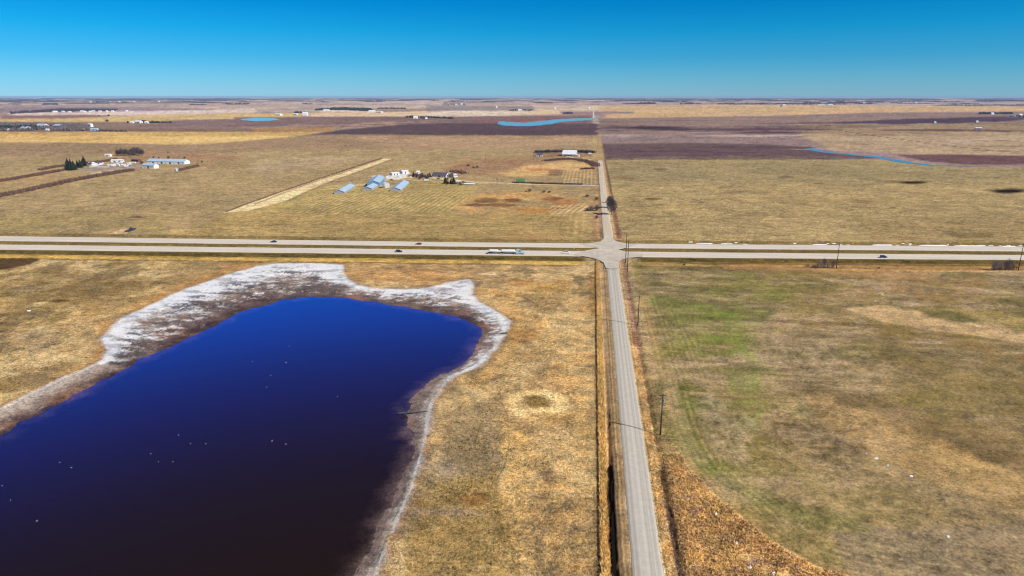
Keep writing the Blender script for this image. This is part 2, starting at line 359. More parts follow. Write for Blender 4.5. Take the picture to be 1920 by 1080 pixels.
patch([(120, 340), (300, 330), (420, 340), (330, 360), (150, 380)], (180, 156, 112), .4, soft=6, nz=.7)
# swaths: tilled lines running with the machines
lin = lambda ang, sp_, wob=0: .5+.5*np.sin((GX*math.cos(ang)+GY*math.sin(ang)+wob*W30)*2*math.pi/sp_)
x0, y0 = at(610, 393); x1, y1 = at(690, 362); a1 = math.atan2(y1-y0, x1-x0)+math.pi/2
patch([(590, 366), (860, 356), (880, 372), (850, 396), (560, 400)], (192, 166, 114), .55, soft=2, gate=lin(a1, 6.2, 1)**2)
patch([(590, 366), (860, 356), (880, 372), (850, 396), (560, 400)], (132, 112, 66), .5, soft=2, gate=(1-lin(a1, 6.2, 1))**2)
patch([(440, 402), (1100, 404), (1060, 444), (500, 444)], (190, 160, 106), .55, soft=2, gate=lin(math.pi/2-.03, 7.5, 2)**2)
patch([(440, 402), (1100, 404), (1060, 444), (500, 444)], (128, 108, 66), .45, soft=2, gate=(1-lin(math.pi/2-.03, 7.5, 2))**2)
patch([(1050, 316), (1114, 318), (1116, 348), (1050, 346)], (206, 172, 120), .7, soft=1.5, gate=lin(0, 5.2)**2)
patch([(1050, 404), (1112, 404), (1112, 448), (1060, 446)], (190, 160, 112), .5, soft=1.5, gate=lin(0, 6.5)**2)
x0, y0 = at(1036, 402); x1, y1 = at(1066, 382); a2 = math.atan2(y1-y0, x1-x0)+math.pi/2
patch([(1030, 386), (1102, 380), (1108, 392), (1080, 400), (1030, 403)], (216, 184, 132), .8, soft=1.5, gate=lin(a2, 5.5, 1.5)**2)
# pale airstrip-like strip with its dark edge and the access track
# (hard edged: worked out without the wobble)
def crisp(poly, c, op=1, soft=.5, ax=.5, nz=.0, tex=None):
    d = sdf([(a*ax, b) for a, b in poly], U*ax, V+P4*.25, 6)
    mixin(c, ss(soft, -soft, d)*op*np.clip(1+nz*P3, 0, 1.0), tex)
def crispline(pts, wd, c, op=1, ax=.5):
    d = seg_dist([(a*ax, b) for a, b in pts], U*ax, V+P3*.25, False); mixin(c, ss(wd+.4, wd-.3, d)*op)
crisp([(716, 297), (736, 298), (702, 310.5), (606, 345.5), (530, 378), (462, 396), (420, 398.5), (470, 380), (560, 349), (640, 322)], (218, 192, 144), 1, nz=.3)
crispline([(716, 296.6), (640, 321), (560, 348), (470, 379), (424, 397)], 1.0, (96, 74, 58), .9)
crispline([(712, 299.5), (640, 324), (560, 351), (478, 382)], 1.0, (150, 122, 88), .8)
crispline([(736, 298.6), (702, 311), (606, 346), (540, 376)], 1.0, (128, 108, 74), .7)
crispline([(600, 346.5), (640, 349), (668, 351)], .8, (200, 172, 122), .8)
crispline([(600, 356), (640, 352), (740, 336), (830, 341), (870, 344)], .7, (196, 172, 126), .8)
crispline([(1121, 348.2), (1080, 347.5), (1000, 345), (960, 344), (900, 342), (855, 338), (800, 333), (745, 333)], .8, (206, 184, 142), .9)
patch([(724, 336), (738, 324), (760, 321), (768, 325), (762, 334), (745, 337)], (214, 208, 198), .9, soft=1, wv=.5)
patch([(880, 346), (1118, 349), (1118, 352), (900, 350)], (152, 132, 86), .5)
patch([(1000, 285), (1112, 285), (1112, 293), (1000, 294)], (134, 104, 82), .85, soft=1)
crispline([(1112, 299), (1080, 297), (1062, 293)], .8, (196, 178, 150), .9)
patch([(1112, 255), (1126, 256), (1134, 299), (1113, 299)], (168, 142, 96), .9, soft=.7, wu=.3, wv=.3)
patch([(1112, 298), (1120, 299), (1132, 452), (1106, 452), (1114, 352)], (146, 112, 82), .6, soft=2, wu=1)
# left farm yard
patch([(160, 312), (250, 306), (270, 312), (250, 320), (190, 324), (150, 322)], (150, 134, 120), .8, soft=2)
crisp([(166, 326.5), (203, 320), (210, 318.5), (250, 320), (232, 322), (206, 325), (202, 327.8)], (186, 172, 150), .8, nz=.8)
patch([(195, 322), (240, 321), (214, 327), (198, 328)], (92, 66, 62), .8, soft=1)
patch([(-20, 330), (110, 326), (160, 330), (60, 345), (-20, 352)], (170, 140, 98), .6, soft=2)
crispline([(-20, 279), (60, 282), (180, 287)], .4, (112, 92, 66), .6)
crispline([(-20, 311), (120, 312)], .4, (126, 104, 72), .5)
# dugout banks
patch([(205, 438), (228, 431), (246, 430), (236, 437), (215, 439)], (206, 172, 134), .9, soft=.8)
ell(258, 407, 14, 1.8, (92, 56, 50), .9)
# --- section east of the road, 300..455
patch([(1133, 300), (1560, 299), (1680, 300), (1800, 312), (1980, 317), (1980, 470), (1144, 470)], (162, 140, 96), 1, soft=.6, wv=.3, tex=1.0)
patch([(1133, 300), (1560, 299), (1800, 312), (1980, 317), (1980, 340), (1600, 344), (1136, 345)], (146, 130, 92), .75, soft=9, wv=3)
patch([(1600, 410), (1980, 408), (1980, 458), (1640, 458)], (146, 124, 84), .7, soft=8, wv=3)
patch([(1780, 438), (1860, 436), (1870, 445), (1800, 447)], (106, 92, 56), .8, soft=3)
patch([(1440, 308), (1660, 320), (1900, 332), (1600, 334), (1420, 325)], (122, 110, 74), .55, soft=4, nz=.6)
for a, b, ra, rb, c_, op in [(1885, 357.5, 40, 5, (104, 84, 54), .6), (1890, 358.5, 31, 3.6, (26, 18, 12), 1), (1700, 341, 46, 3, (112, 94, 62), .7), (1713, 342.5, 24, 2.2, (36, 27, 18), 1), (1225, 374, 18, 2, (104, 78, 50), .95),
                             (1195, 379, 14, 2, (128, 98, 66), .5), (1240, 317.5, 14, 3, (116, 98, 72), .7), (1171, 332.5, 18, 1.8, (136, 104, 68), .8), (1620, 378, 24, 2.6, (124, 98, 64), .8), (1374, 361, 24, 3, (124, 104, 72), .7),
                             (1474, 332, 16, 1.6, (96, 78, 54), .8), (1536, 343.5, 10, 1, (88, 70, 48), .8), (1675, 389, 6, 1, (88, 66, 42), .9), (1868, 334, 5, .7, (80, 60, 44), .9), (1190, 374, 10, 1.2, (118, 88, 56), .5)]:
    ell(a, b, ra, rb, c_, op, soft=.4, wig=.2)
mixin((104, 78, 60), ss(1.6, .7, np.abs(GX-25.2-W8*1.0))*(V > 300)*(GY > 545)*(GY < 1260)*.85)
mixin((176, 140, 98), ss(2.2, 1.0, np.abs(GX-21.8))*(GY > 545)*(GY < 1260)*.8)
mixin((150, 110, 88), ss(2.6, .8, np.abs(GX-24.6))*(GY > 545)*(GY < 700)*.7)

# --- highway corridor
dN = yl(NB, GX)-GY; dF = GY-yl(FT, GX); HWm = (np.hypot(GX, GY) < 2500)*(GY > -200)
mixin((132, 112, 70), ss(16, 13, dF)*HWm*(dN < 0)*1.0)
mixin((104, 88, 52), ss(3.2, 1, np.abs(dF-14.5+W8))*HWm*.6)
mixin((158, 128, 72), ss(2.5, .5, np.abs(dF-5+W8*2))*HWm*.6)
mixin((124, 104, 58), ss(0, -1, dF)*ss(0, -1, dN)*HWm)                          # median
mm = (yl(FB, GX)-GY); mixin((92, 76, 42), ss(-1, 2, mm)*ss(5, 3, mm)*HWm*.7)
# south of the near carriageway
near = HWm*(dN > 0)
# --- near left field
FL = near*(GX < 5.0); FR = near*(GX > 20)
mixin((178, 152, 108), FL, 1)
q = lambda a, b, x: ss(a, b, x)
mixin((148, 124, 76), FL*q(-190, -330, GX)*1.0*q(100, 200, GY))
mixin((168, 130, 84), FL*q(-280, -200, GX)*q(-120, -190, GX)*.7)
mixin((136, 114, 68), FL*q(-100, -240, GX)*np.clip(.4+1.6*P1+P2, 0, 1)*.8)
mixin((150, 128, 88), FL*q(.05, .5, W30)*.9)
mixin((200, 172, 120), FL*q(0, .45, -W30+.3*P2)*.9)
mixin((122, 104, 76), FL*q(.03, .3, fbm(GX/22, GY/26, 501, 5, .6))*.75)
mixin((212, 184, 132), FL*q(.05, .3, fbm(GX/16, GY/20, 507, 5, .65))*.6)
mixin((156, 118, 70), FL*q(.1, .5, P2)*.6*q(-300, -240, GX))
mixin((204, 170, 110), FL*q(.1, .6, -P2)*.6)
patch([(1030, 690), (1115, 690), (1118, 1090), (1000, 1090), (940, 1000), (930, 880), (1000, 800)], (184, 152, 100), .6, soft=14, wv=14, ax=1, gate=FL, nz=.8)
patch([(820, 900), (930, 880), (960, 1000), (980, 1090), (760, 1090), (760, 1020)], (152, 126, 74), .7, soft=8, wv=6, ax=1, gate=FL)
patch([(850, 780), (930, 740), (940, 860), (900, 900), (820, 880)], (146, 126, 92), .85, soft=8, wv=6, ax=1, gate=FL)
patch([(945, 790), (985, 800), (1000, 860), (990, 960), (1010, 1060), (980, 1090), (950, 1000), (935, 930), (948, 870)], (208, 172, 108), .75, soft=6, wv=8, ax=1, gate=FL, nz=.6)
patch([(1000, 560), (1110, 560), (1112, 680), (1040, 690), (1000, 640), (960, 600)], (206, 172, 114), .6, soft=8, wv=6, ax=1, gate=FL, nz=.7)
patch([(880, 540), (960, 545), (985, 600), (960, 690), (900, 720), (870, 730), (955, 640), (960, 600)], (196, 158, 100), .6, soft=6, wv=4, ax=1, gate=FL)
patch([(945, 760), (980, 735), (1040, 730), (1100, 745), (1100, 790), (1010, 800), (960, 790)], (206, 172, 112), .95, soft=6, wv=4, ax=1, gate=FL)
ell(1010, 765, 88, 48, (150, 124, 86), .75, gate=FL, soft=.3)
ell(1008, 760, 62, 29, (220, 190, 134), 1, gate=FL, soft=.2)
ell(1008, 755, 34, 12, (118, 94, 50), .9, gate=FL, soft=.5)
ell(1030, 783, 40, 9, (156, 124, 72), .6, gate=FL); ell(1028, 893, 16, 15, (116, 96, 72), .8, gate=FL); ell(1020, 930, 14, 9, (128, 104, 70), .6, gate=FL)
ell(1026, 539, 40, 7, (156, 118, 58), .7, gate=FL); ell(1020, 545, 60, 14, (208, 168, 100), .35, gate=FL); ell(975, 530, 30, 6, (160, 114, 56), .6, gate=FL)
ell(985, 630, 32, 12, (150, 108, 60), .6, gate=FL); ell(1010, 665, 50, 18, (146, 122, 82), .6, gate=FL); ell(890, 935, 22, 14, (142, 100, 54), .7, gate=FL)
ell(1112, 550, 8, 40, (150, 114, 66), .6, gate=FL); ell(760, 516, 110, 18, (184, 140, 88), .7, gate=FL); ell(840, 960, 60, 10, (150, 130, 108), .5, gate=FL); ell(835, 880, 30, 18, (146, 130, 108), .6, gate=FL)
for pts in [[(1008, 576), (1009, 588), (1004, 600)], [(980, 556), (1003, 570), (1010, 576)], [(952, 700), (938, 725), (938, 750), (952, 780), (955, 830), (948, 870), (934, 890), (926, 930)], [(960, 705), (930, 745), (905, 790), (880, 850)]]:
    d = seg_dist(pts, U+P3*3, V+P3*2, False); mixin((124, 100, 66), ss(1.3, .5, d)*.75*FL)
patch([(-40, 478), (82, 484), (40, 500), (-40, 512)], (78, 58, 34), .95, soft=1.2, gate=FL, nz=.0)
patch([(60, 500), (300, 520), (380, 505), (470, 492), (430, 505), (330, 530), (200, 560), (80, 560), (30, 610), (0, 640), (-30, 600), (60, 540)], (122, 98, 62), .55, soft=7, wv=5, ax=.5, gate=FL)
ell(112, 564, 20, 3, (92, 68, 34), .9, gate=FL); ell(60, 640, 60, 22, (160, 140, 112), .7, gate=FL, nz=.8); ell(180, 540, 20, 5, (128, 116, 82), .7, gate=FL)
patch([(185, 700), (180, 610), (280, 555), (430, 500), (470, 498), (420, 520), (240, 590), (205, 640), (200, 690)], (176, 130, 78), .7, soft=9, wv=5, ax=.6, gate=FL)
ell(915, 514.5, 22, 1.4, (214, 206, 190), .8, gate=FL, nz=.7); ell(780, 506, 130, 5, (146, 118, 84), .55, gate=FL)
# --- near right field
mixin((138, 119, 84), FR, 1)
mixin((122, 110, 66), FR*q(-.3, .35, P1+.5*P2)*.8)
xr = fbm(GX/34+GY/50, GY/14-GX/40, 77, 5, .62)
mixin((108, 112, 52), FR*q(0, .42, xr+.16-.0026*GX-.35*np.abs(GY-300)/300)*.8)
mixin((172, 148, 114), FR*q(.0, .38, -xr+.3*W30-.02)*.9)
xs2 = fbm(GX/60+GY/300, GY/7, 521, 5, .65); mixin((104, 90, 58), FR*q(.1, .4, xs2)*.7); mixin((178, 152, 112), FR*q(.12, .4, -xs2)*.55)
mixin((128, 98, 56), FR*q(-.05, .4, P2+.4*W30-.0)*.5*q(60, 180, GX))
mixin((112, 100, 52), FR*q(.1, .5, W30)*.5)
fr = FR*1.0
patch([(1190, 505), (1400, 510), (1500, 540), (1440, 600), (1300, 590), (1200, 580)], (108, 116, 56), .5, soft=8, wv=6, gate=fr, nz=.9)
patch([(1250, 560), (1430, 600), (1460, 700), (1380, 720), (1260, 640)], (104, 116, 50), .45, soft=10, wv=6, gate=fr, nz=.9)
patch([(1190, 520), (1215, 515), (1245, 700), (1290, 860), (1240, 830), (1205, 640)], (168, 140, 98), .6, soft=4, ax=1, gate=fr, nz=.6)
patch([(1250, 770), (1290, 780), (1330, 850), (1380, 880), (1330, 890), (1270, 850)], (108, 112, 40), .7, soft=6, ax=1, gate=fr, nz=.5)
patch([(1580, 577), (1640, 572), (1760, 590), (1850, 605), (1980, 640), (1980, 655), (1860, 632), (1760, 622), (1660, 605)], (190, 160, 116), .95, soft=3, wv=3, gate=fr)
patch([(1720, 575), (1860, 580), (1980, 612), (1980, 622), (1850, 606), (1760, 590)], (150, 130, 76), .6, soft=3, gate=fr)
patch([(1730, 583), (1790, 582), (1840, 600), (1800, 606), (1740, 594)], (96, 90, 52), .9, soft=4, gate=fr)
patch([(1340, 505), (1560, 502), (1760, 506), (1760, 524), (1640, 520), (1500, 508)], (176, 136, 92), .55, soft=4, gate=fr)
patch([(1640, 560), (1980, 690), (1980, 860), (1800, 800), (1640, 700)], (116, 100, 62), .5, soft=20, gate=fr, nz=.7)
patch([(1400, 760), (1560, 740), (1640, 800), (1700, 850), (1560, 860), (1440, 820)], (170, 140, 112), .45, soft=12, gate=fr, nz=.8)
patch([(1480, 860), (1980, 860), (1980, 1100), (1560, 1040)], (150, 128, 92), .45, soft=20, gate=fr, nz=.7)
# machine arcs round the corner of the field
arc = [(1236, 700), (1258, 800), (1290, 872), (1340, 925), (1400, 975), (1460, 1020), (1530, 1062), (1620, 1088), (2000, 1150)]
aw = [at(*p) for p in arc]
da = sdf(aw+[(900, 300), (900, 470), (28.5, 470)], GX, GY, 80)
st = .5+.5*np.sin((da+W8*.5)*2*math.pi/3.0)
lnm = FR*ss(-50, -10, da+W30*14)*(da < -1)*ss(400, 340, GY)*(GX < 200)*np.clip(.55+P3*1.2, 0, 1); mixin((176, 154, 108), lnm*st**2*.2)
mixin((100, 94, 54), lnm*(1-st)**2*.16)
mixin((150, 126, 78), FR*ss(-6, -1, da)*(da < 0)*.55)
st2 = .5+.5*np.sin((GY+.05*GX+W8)*2*math.pi/5.2)
mixin((152, 130, 90), FR*q(40, 70, GX)*q(330, 200, GY)*st2**3*.5*np.clip(.6+P3*1.5, 0, 1))
patch([(1236, 690), (1262, 700), (1290, 800), (1330, 870), (1300, 880), (1262, 810)], (172, 148, 108), .6, soft=5, wv=2, ax=1, gate=fr)
patch([(1250, 780), (1285, 790), (1320, 850), (1400, 905), (1520, 960), (1640, 985), (1640, 1005), (1500, 985), (1380, 930), (1300, 872), (1262, 822)], (110, 112, 60), .5, soft=9, wv=4, ax=1, gate=fr)
patch([(1370, 590), (1420, 640), (1440, 760), (1420, 820), (1380, 810), (1360, 700), (1330, 620)], (100, 116, 48), .55, soft=12, wv=8, ax=1, gate=fr, nz=1.2)
patch([(1400, 620), (1560, 640), (1700, 690), (1640, 720), (1500, 700), (1430, 660)], (170, 148, 116), .55, soft=10, wv=6, ax=.6, gate=fr, nz=1)
patch([(1480, 720), (1640, 740), (1800, 800), (1980, 860), (1980, 900), (1840, 870), (1700, 810), (1560, 770)], (112, 92, 60), .65, soft=9, wv=6, ax=.6, gate=fr)
patch([(1510, 745), (1560, 750), (1700, 800), (1860, 870), (1980, 930), (1980, 990), (1880, 950), (1740, 900), (1620, 850), (1550, 800)], (176, 144, 94), .65, soft=9, wv=6, ax=.6, gate=fr)
patch([(1620, 640), (1980, 720), (1980, 830), (1800, 770), (1660, 700)], (122, 106, 66), .5, soft=12, wv=6, ax=.6, gate=fr)
patch([(1300, 700), (1420, 790), (1400, 880), (1320, 820)], (168, 148, 120), .45, soft=10, wv=6, ax=.8, gate=fr, nz=1)
patch([(1560, 1000), (1980, 980), (1980, 1110), (1600, 1110)], (142, 124, 100), .6, soft=10, wv=4, ax=.6, gate=fr)
st3 = .5+.5*np.sin((da+W8*.3)*2*math.pi/2.2); lm3 = FR*(da < -1)*ss(-26, -6, da)*ss(400, 340, GY)*(GX < 200)
mixin((180, 158, 112), lm3*st3**3*.25*np.clip(.7+P3*1.6, 0, 1)); mixin((96, 88, 54), lm3*(1-st3)**3*.18)
# rough golden marsh in the corner
MG = FR*ss(-.6, .6, da+W8*1.2)*ss(215, 188, GY+W30*12)*(GX < 140)
mixin((180, 146, 96), MG, 1.3)
mixin((136, 104, 70), MG*q(.0, .4, W8+.3*W30)*.75)
mixin((208, 172, 108), MG*q(.1, .5, -W8)*.7)
mixin((156, 128, 112), MG*q(.25, .5, fbm(GX/2.2, GY/2.2, 88, 3))*.7)
# --- strips beside the gravel road (south of the highway)
S = near*1.0; x_ = GX+W8*.35
def strip(a, b, c, op=1, soft=.3, g=1.0, tex=None): mixin(c, S*ss(a-soft, a+soft, x_)*ss(b+soft, b-soft, x_)*op*g, tex)
strip(5.1, 13.6, (180, 152, 110))
strip(5.1, 7.9, (206, 172, 108), 1, tex=1.2); strip(5.1, 7.9, (170, 130, 72), .5, g=np.clip(.2+W8*2, 0, 1))
strip(4.6, 5.2, (96, 68, 36), .8, .15)
strip(7.9, 9.9, (196, 168, 128), .9); strip(10.3, 10.9, (104, 84, 58), .7, .15); strip(11.4, 12.1, (130, 106, 76), .7, .2); strip(12.2, 13.6, (158, 132, 94), .9); strip(12.7, 13.7, (190, 178, 158), .8, .3, g=np.clip(.5+W8*2, 0, 1))
blk = ss(-.1, .25, fbm(GY/5, GX/1.2+3, 401, 4)+ss(210, 172, GY)*.6-.22)*(GY < 235)*(GY > 60)
strip(7.7, 9.7, (34, 24, 20), 1, .2, g=blk)
strip(19.7, 24.0, (186, 156, 108)); strip(19.7, 20.6, (212, 190, 150), .9, .2); strip(20.9, 21.3, (120, 92, 58), .5, .15)
strip(22.2, 25.2, (148, 114, 92), .95, g=ss(255, 300, GY)); strip(22.5, 25.3, (142, 112, 80), .7, g=ss(300, 240, GY)*np.clip(.6+W8*2, 0, 1))
strip(23.6, 24.6, (150, 128, 122), .8, .3, g=ss(185, 165, GY)); strip(24.7, 25.25, (40, 28, 20), .9, .15, g=ss(200, 178, GY)*np.clip(.6+2*W8, 0, 1))
strip(21.0, 24.0, (182, 144, 88), .6, g=(ss(310, 280, GY)*np.clip(.4+2*W8, 0, 1)))
strip(25.2, 30, (172, 146, 106), .6, .8, g=ss(235, 280, GY)); strip(25.2, 27, (150, 122, 84), .5, .4, g=ss(300, 240, GY))
# corridor bands of the highway, camera side
wob = W8*1.2+W30*2
for a, b, c, op in [(-1, 13, (100, 86, 44), 1), (3, 7, (84, 70, 38), .7), (11, 26, (196, 160, 84), .9), (14, 17, (150, 120, 64), .6), (26, 29.5, (110, 82, 52), .7)]:
    rgt = (GX > 20)
    cc = srgb(c); m = HWm*ss(a-1, a+1, dN+wob)*ss(b+1, b-1, dN+wob)*op*ss(15.5, 22, np.abs(GX-16.6))
    if a == 11: m = m*np.where(rgt, .4, 1)
    C = C*(1-m[:, None])+cc*m[:, None]
mixin((160, 122, 76), HWm*(GX > 90)*ss(18, 21, dN+wob)*ss(33, 30, dN+wob)*.75)
mixin((196, 158, 90), HWm*(GX > 150)*ss(31, 32, dN+wob)*ss(35, 34, dN+wob)*.8)
mixin((94, 70, 36), HWm*(GX > 60)*ss(13, 15, dN+wob)*ss(21, 18, dN+wob)*.7)
# --- shore: salt crust, grey mud, dark wet mud
dw, ds = lake_fields(GX, GY)
ins = ss(2.2, -2.2, ds+W8*2.6+W30*1.5)
t = np.clip(-ds/(-np.minimum(ds, 0)+np.maximum(dw, 0)+.01), 0, 1)
tt = t + fbm(GX/16, GY/9, 301, 5, .65)*.42
streak = fbm(GX/9+GY/40, GY/4.0, 311, 5, .65)
wide = ss(20, 48, -ds+dw*(dw > 0))            # wide flats against narrow rims
mixin((158, 142, 128), ins, .7)
mixin((134, 114, 104), ins*q(.40, .62, tt))
mixin((104, 84, 80), ins*q(.58, .80, tt))
ER = ss(-95, -70, GX)*ss(330, 290, GY)
mixin((70, 54, 54), ins*q(.76, 1.0, tt)*.9*(1-.85*ER)); mixin((150, 132, 122), ins*ER*q(.2, .4, t)*.75); mixin((112, 96, 88), ins*ER*q(.0, .3, W8)*.5)
mixin((146, 108, 82), ins*q(.1, .5, P2+.5*W30)*q(.45, .7, t)*.55)
fs = fbm(GX/3.2+GY/14, GY/1.7, 321, 4, .7); fs2 = fbm(GX/22+GY/60, GY/11, 331, 4, .6)
big_ = GY > 250
wht = ins*np.where(big_, q(.47, .22, tt+fs*.16), q(.16, .08, t+fs*.08)*.65)
mixin((234, 236, 238), wht, .3)
mixin((196, 186, 176), ins*(~big_)*q(.5, .25, t+fs*.2)*(1-wht)*.5)
mixin((172, 172, 176), wht*q(.0, .30, streak)*.8*big_, .5)
dk = big_*ins*q(-20, -90, GX)
mixin((92, 88, 94), dk*q(.13, .30, streak+fs*.35+fs2*.25)*q(.12, .3, t)*q(.9, .7, t)*.85)
mixin((104, 92, 88), dk*q(.05, .3, fs2+fs*.3)*q(.3, .5, t)*.7)
mixin((222, 222, 224), ins*big_*q(.10, .32, -streak-fs*.25)*q(.85, .65, t)*q(.3, .5, t)*.75)
mixin((92, 80, 76), ins*q(.25, .5, fs)*q(.3, .5, t)*.55)
mixin((196, 190, 184), ins*q(.3, .55, -fs)*q(.3, .5, t)*q(.95, .8, t)*.4)
mixin((134, 92, 60), ss(.0, 1.0, ds)*ss(4.5, .5, ds)*.4)
mixin((112, 98, 94), ss(0, -2, dw)*.8)
# general variation
FRm = FR*1.0
P5 = fbm(LR*520, TH*640, 47, 1)
var = 1+.20*P2+.24*P3+.26*P4+.09*P1+.14*P5+.20*W30*(R.ravel() < 900)+.30*W8*(R.ravel() < 500)+FRm*(.16*fbm(GX/9+GY/10, GY/4-GX/14, 611, 4, .7)+.10*P3)+FL*.16*fbm(GX/3.5, GY/3.5, 617, 4, .7)
var = 1+(var-1)*np.where(wht > .4, .4, 1)
C = np.clip(C*var[:, None], .004, .82)
T = T*(1-.35*FR*(da < 0))
hue = (P3*.5+W30*.5)*.07
C[:, 0] *= 1+hue; C[:, 2] *= 1-hue*1.5
KALB = .93
mid = (V > 255)*(V < 470)*1.0
C *= (1+.22*mid*(GX < 12)+.16*mid*(GX >= 12)+.13*FL*(1-ins)+.15*FR+.05*(V <= 255))[:, None]
C = np.clip(C, 0, .86)*KALB

def grid_mesh(name, keep=None):
    i = np.arange(nR-1)[:, None]*nA; j = np.arange(nA)[None, :]; j2 = (j+1) % nA
    q4 = np.stack([i+j, i+j2, i+nA+j2, i+nA+j], -1).reshape(-1, 4)
    if keep is not None: q4 = q4[keep[q4].all(1)]
    return q4
def np_mesh(name, co_, q4):
    used = np.unique(q4); rm = np.full(len(co_), -1); rm[used] = np.arange(len(used)); q = rm[q4]
    me = bpy.data.meshes.new(name); me.vertices.add(len(used)); me.vertices.foreach_set('co', co_[used].astype(np.float32).ravel())
    me.loops.add(q.size); me.loops.foreach_set('vertex_index', q.astype(np.int32).ravel())
    me.polygons.add(len(q)); me.polygons.foreach_set('loop_start', np.arange(0, q.size, 4, dtype=np.int32)); me.polygons.foreach_set('loop_total', np.full(len(q), 4, np.int32))
    me.update(calc_edges=True); me.shade_smooth()
    return me, used
q4 = grid_mesh('ground')
me, used = np_mesh('ground', np.stack([GX, GY, GZ], 1), q4)
def col_at(X_, Y_):
    a_ = (np.arctan2(X_, Y_)-hd+math.pi) % (2*math.pi)-math.pi; a_ = np.where(a_ < az[0], a_+2*math.pi, a_)
    ia = np.clip(np.searchsorted(az, a_), 0, nA-1); ir = np.clip(np.searchsorted(rad, np.hypot(X_, Y_)), 0, nR-1); return C[ir*nA+ia]
ca = me.attributes.new('Col', 'FLOAT_COLOR', 'POINT'); ca.data.foreach_set('color', np.concatenate([C, np.ones((len(C), 1))], 1)[used].astype(np.float32).ravel())
ta = me.attributes.new('tex', 'FLOAT', 'POINT'); ta.data.foreach_set('value', T[used].astype(np.float32))
def ground_mat():
    m, n, l, b = mat_new('prairie_ground')
    t = n.new('ShaderNodeTexCoord'); ac = n.new('ShaderNodeAttribute'); ac.attribute_name = 'Col'; at_ = n.new('ShaderNodeAttribute'); at_.attribute_name = 'tex'
    def noise(s, d, r, sx=1, sy=1, rot=0):
        mp = n.new('ShaderNodeMapping'); mp.inputs['Scale'].default_value = (sx, sy, 1); mp.inputs['Rotation'].default_value = (0, 0, rot); l.new(t.outputs['Object'], mp.inputs[0])
        x = n.new('ShaderNodeTexNoise'); x.inputs['Scale'].default_value = s; x.inputs['Detail'].default_value = d; x.inputs['Roughness'].default_value = r; l.new(mp.outputs[0], x.inputs[0]); return x
    def mr(src, a, b_, c, d):
        r = n.new('ShaderNodeMapRange'); [setattr(r.inputs[k+1], 'default_value', v) for k, v in enumerate((a, b_, c, d))]; l.new(src, r.inputs[0]); return r.outputs[0]
    def ma(op, a, b_):
        x = n.new('ShaderNodeMath'); x.operation = op
        for k, v in enumerate((a, b_)):
            if isinstance(v, (int, float)): x.inputs[k].default_value = v
            else: l.new(v, x.inputs[k])
        return x.outputs[0]
    n1 = noise(.9, 7, .75); n2 = noise(.16, 6, .7, 1, 1.5, .5); n3 = noise(.035, 6, .65, 1, 2.2, -.3); n4 = noise(2.6, 3, .6, 1.0, .6, .9)
    s = ma('ADD', mr(n1.outputs[0], .34, .66, -.6, .6), mr(n2.outputs[0], .34, .66, -.34, .34))
    s = ma('ADD', s, mr(n3.outputs[0], .34, .66, -.2, .2)); s = ma('ADD', s, mr(n4.outputs[0], .35, .65, -.35, .35))
    s = ma('MULTIPLY', s, at_.outputs['Fac']); f = ma('MAXIMUM', ma('ADD', s, 1.0), .15)
    vm = n.new('ShaderNodeVectorMath'); vm.operation = 'SCALE'; l.new(ac.outputs['Color'], vm.inputs[0]); l.new(f, vm.inputs['Scale'])
    # dry straw against darker stems
    hx = n.new('ShaderNodeMix'); hx.data_type = 'RGBA'; hx.blend_type = 'MULTIPLY'; l.new(mr(n2.outputs[0], .5, .7, 0, .4), hx.inputs[0]); hx.inputs[7].default_value = (1.0, .86, .66, 1)
    l.new(vm.outputs[0], hx.inputs[6]); l.new(hx.outputs[2], b.inputs['Base Color'])
    b.inputs['Roughness'].default_value = 1; b.inputs['Specular IOR Level'].default_value = .05
    bp = n.new('ShaderNodeBump'); bp.inputs['Strength'].default_value = .6; bp.inputs['Distance'].default_value = .35; l.new(n1.outputs[0], bp.inputs['Height']); l.new(bp.outputs[0], b.inputs['Normal'])
    return m
M['ground'] = ground_mat()
g = link('ground', me, M['ground']); tag(g, kind='structure')

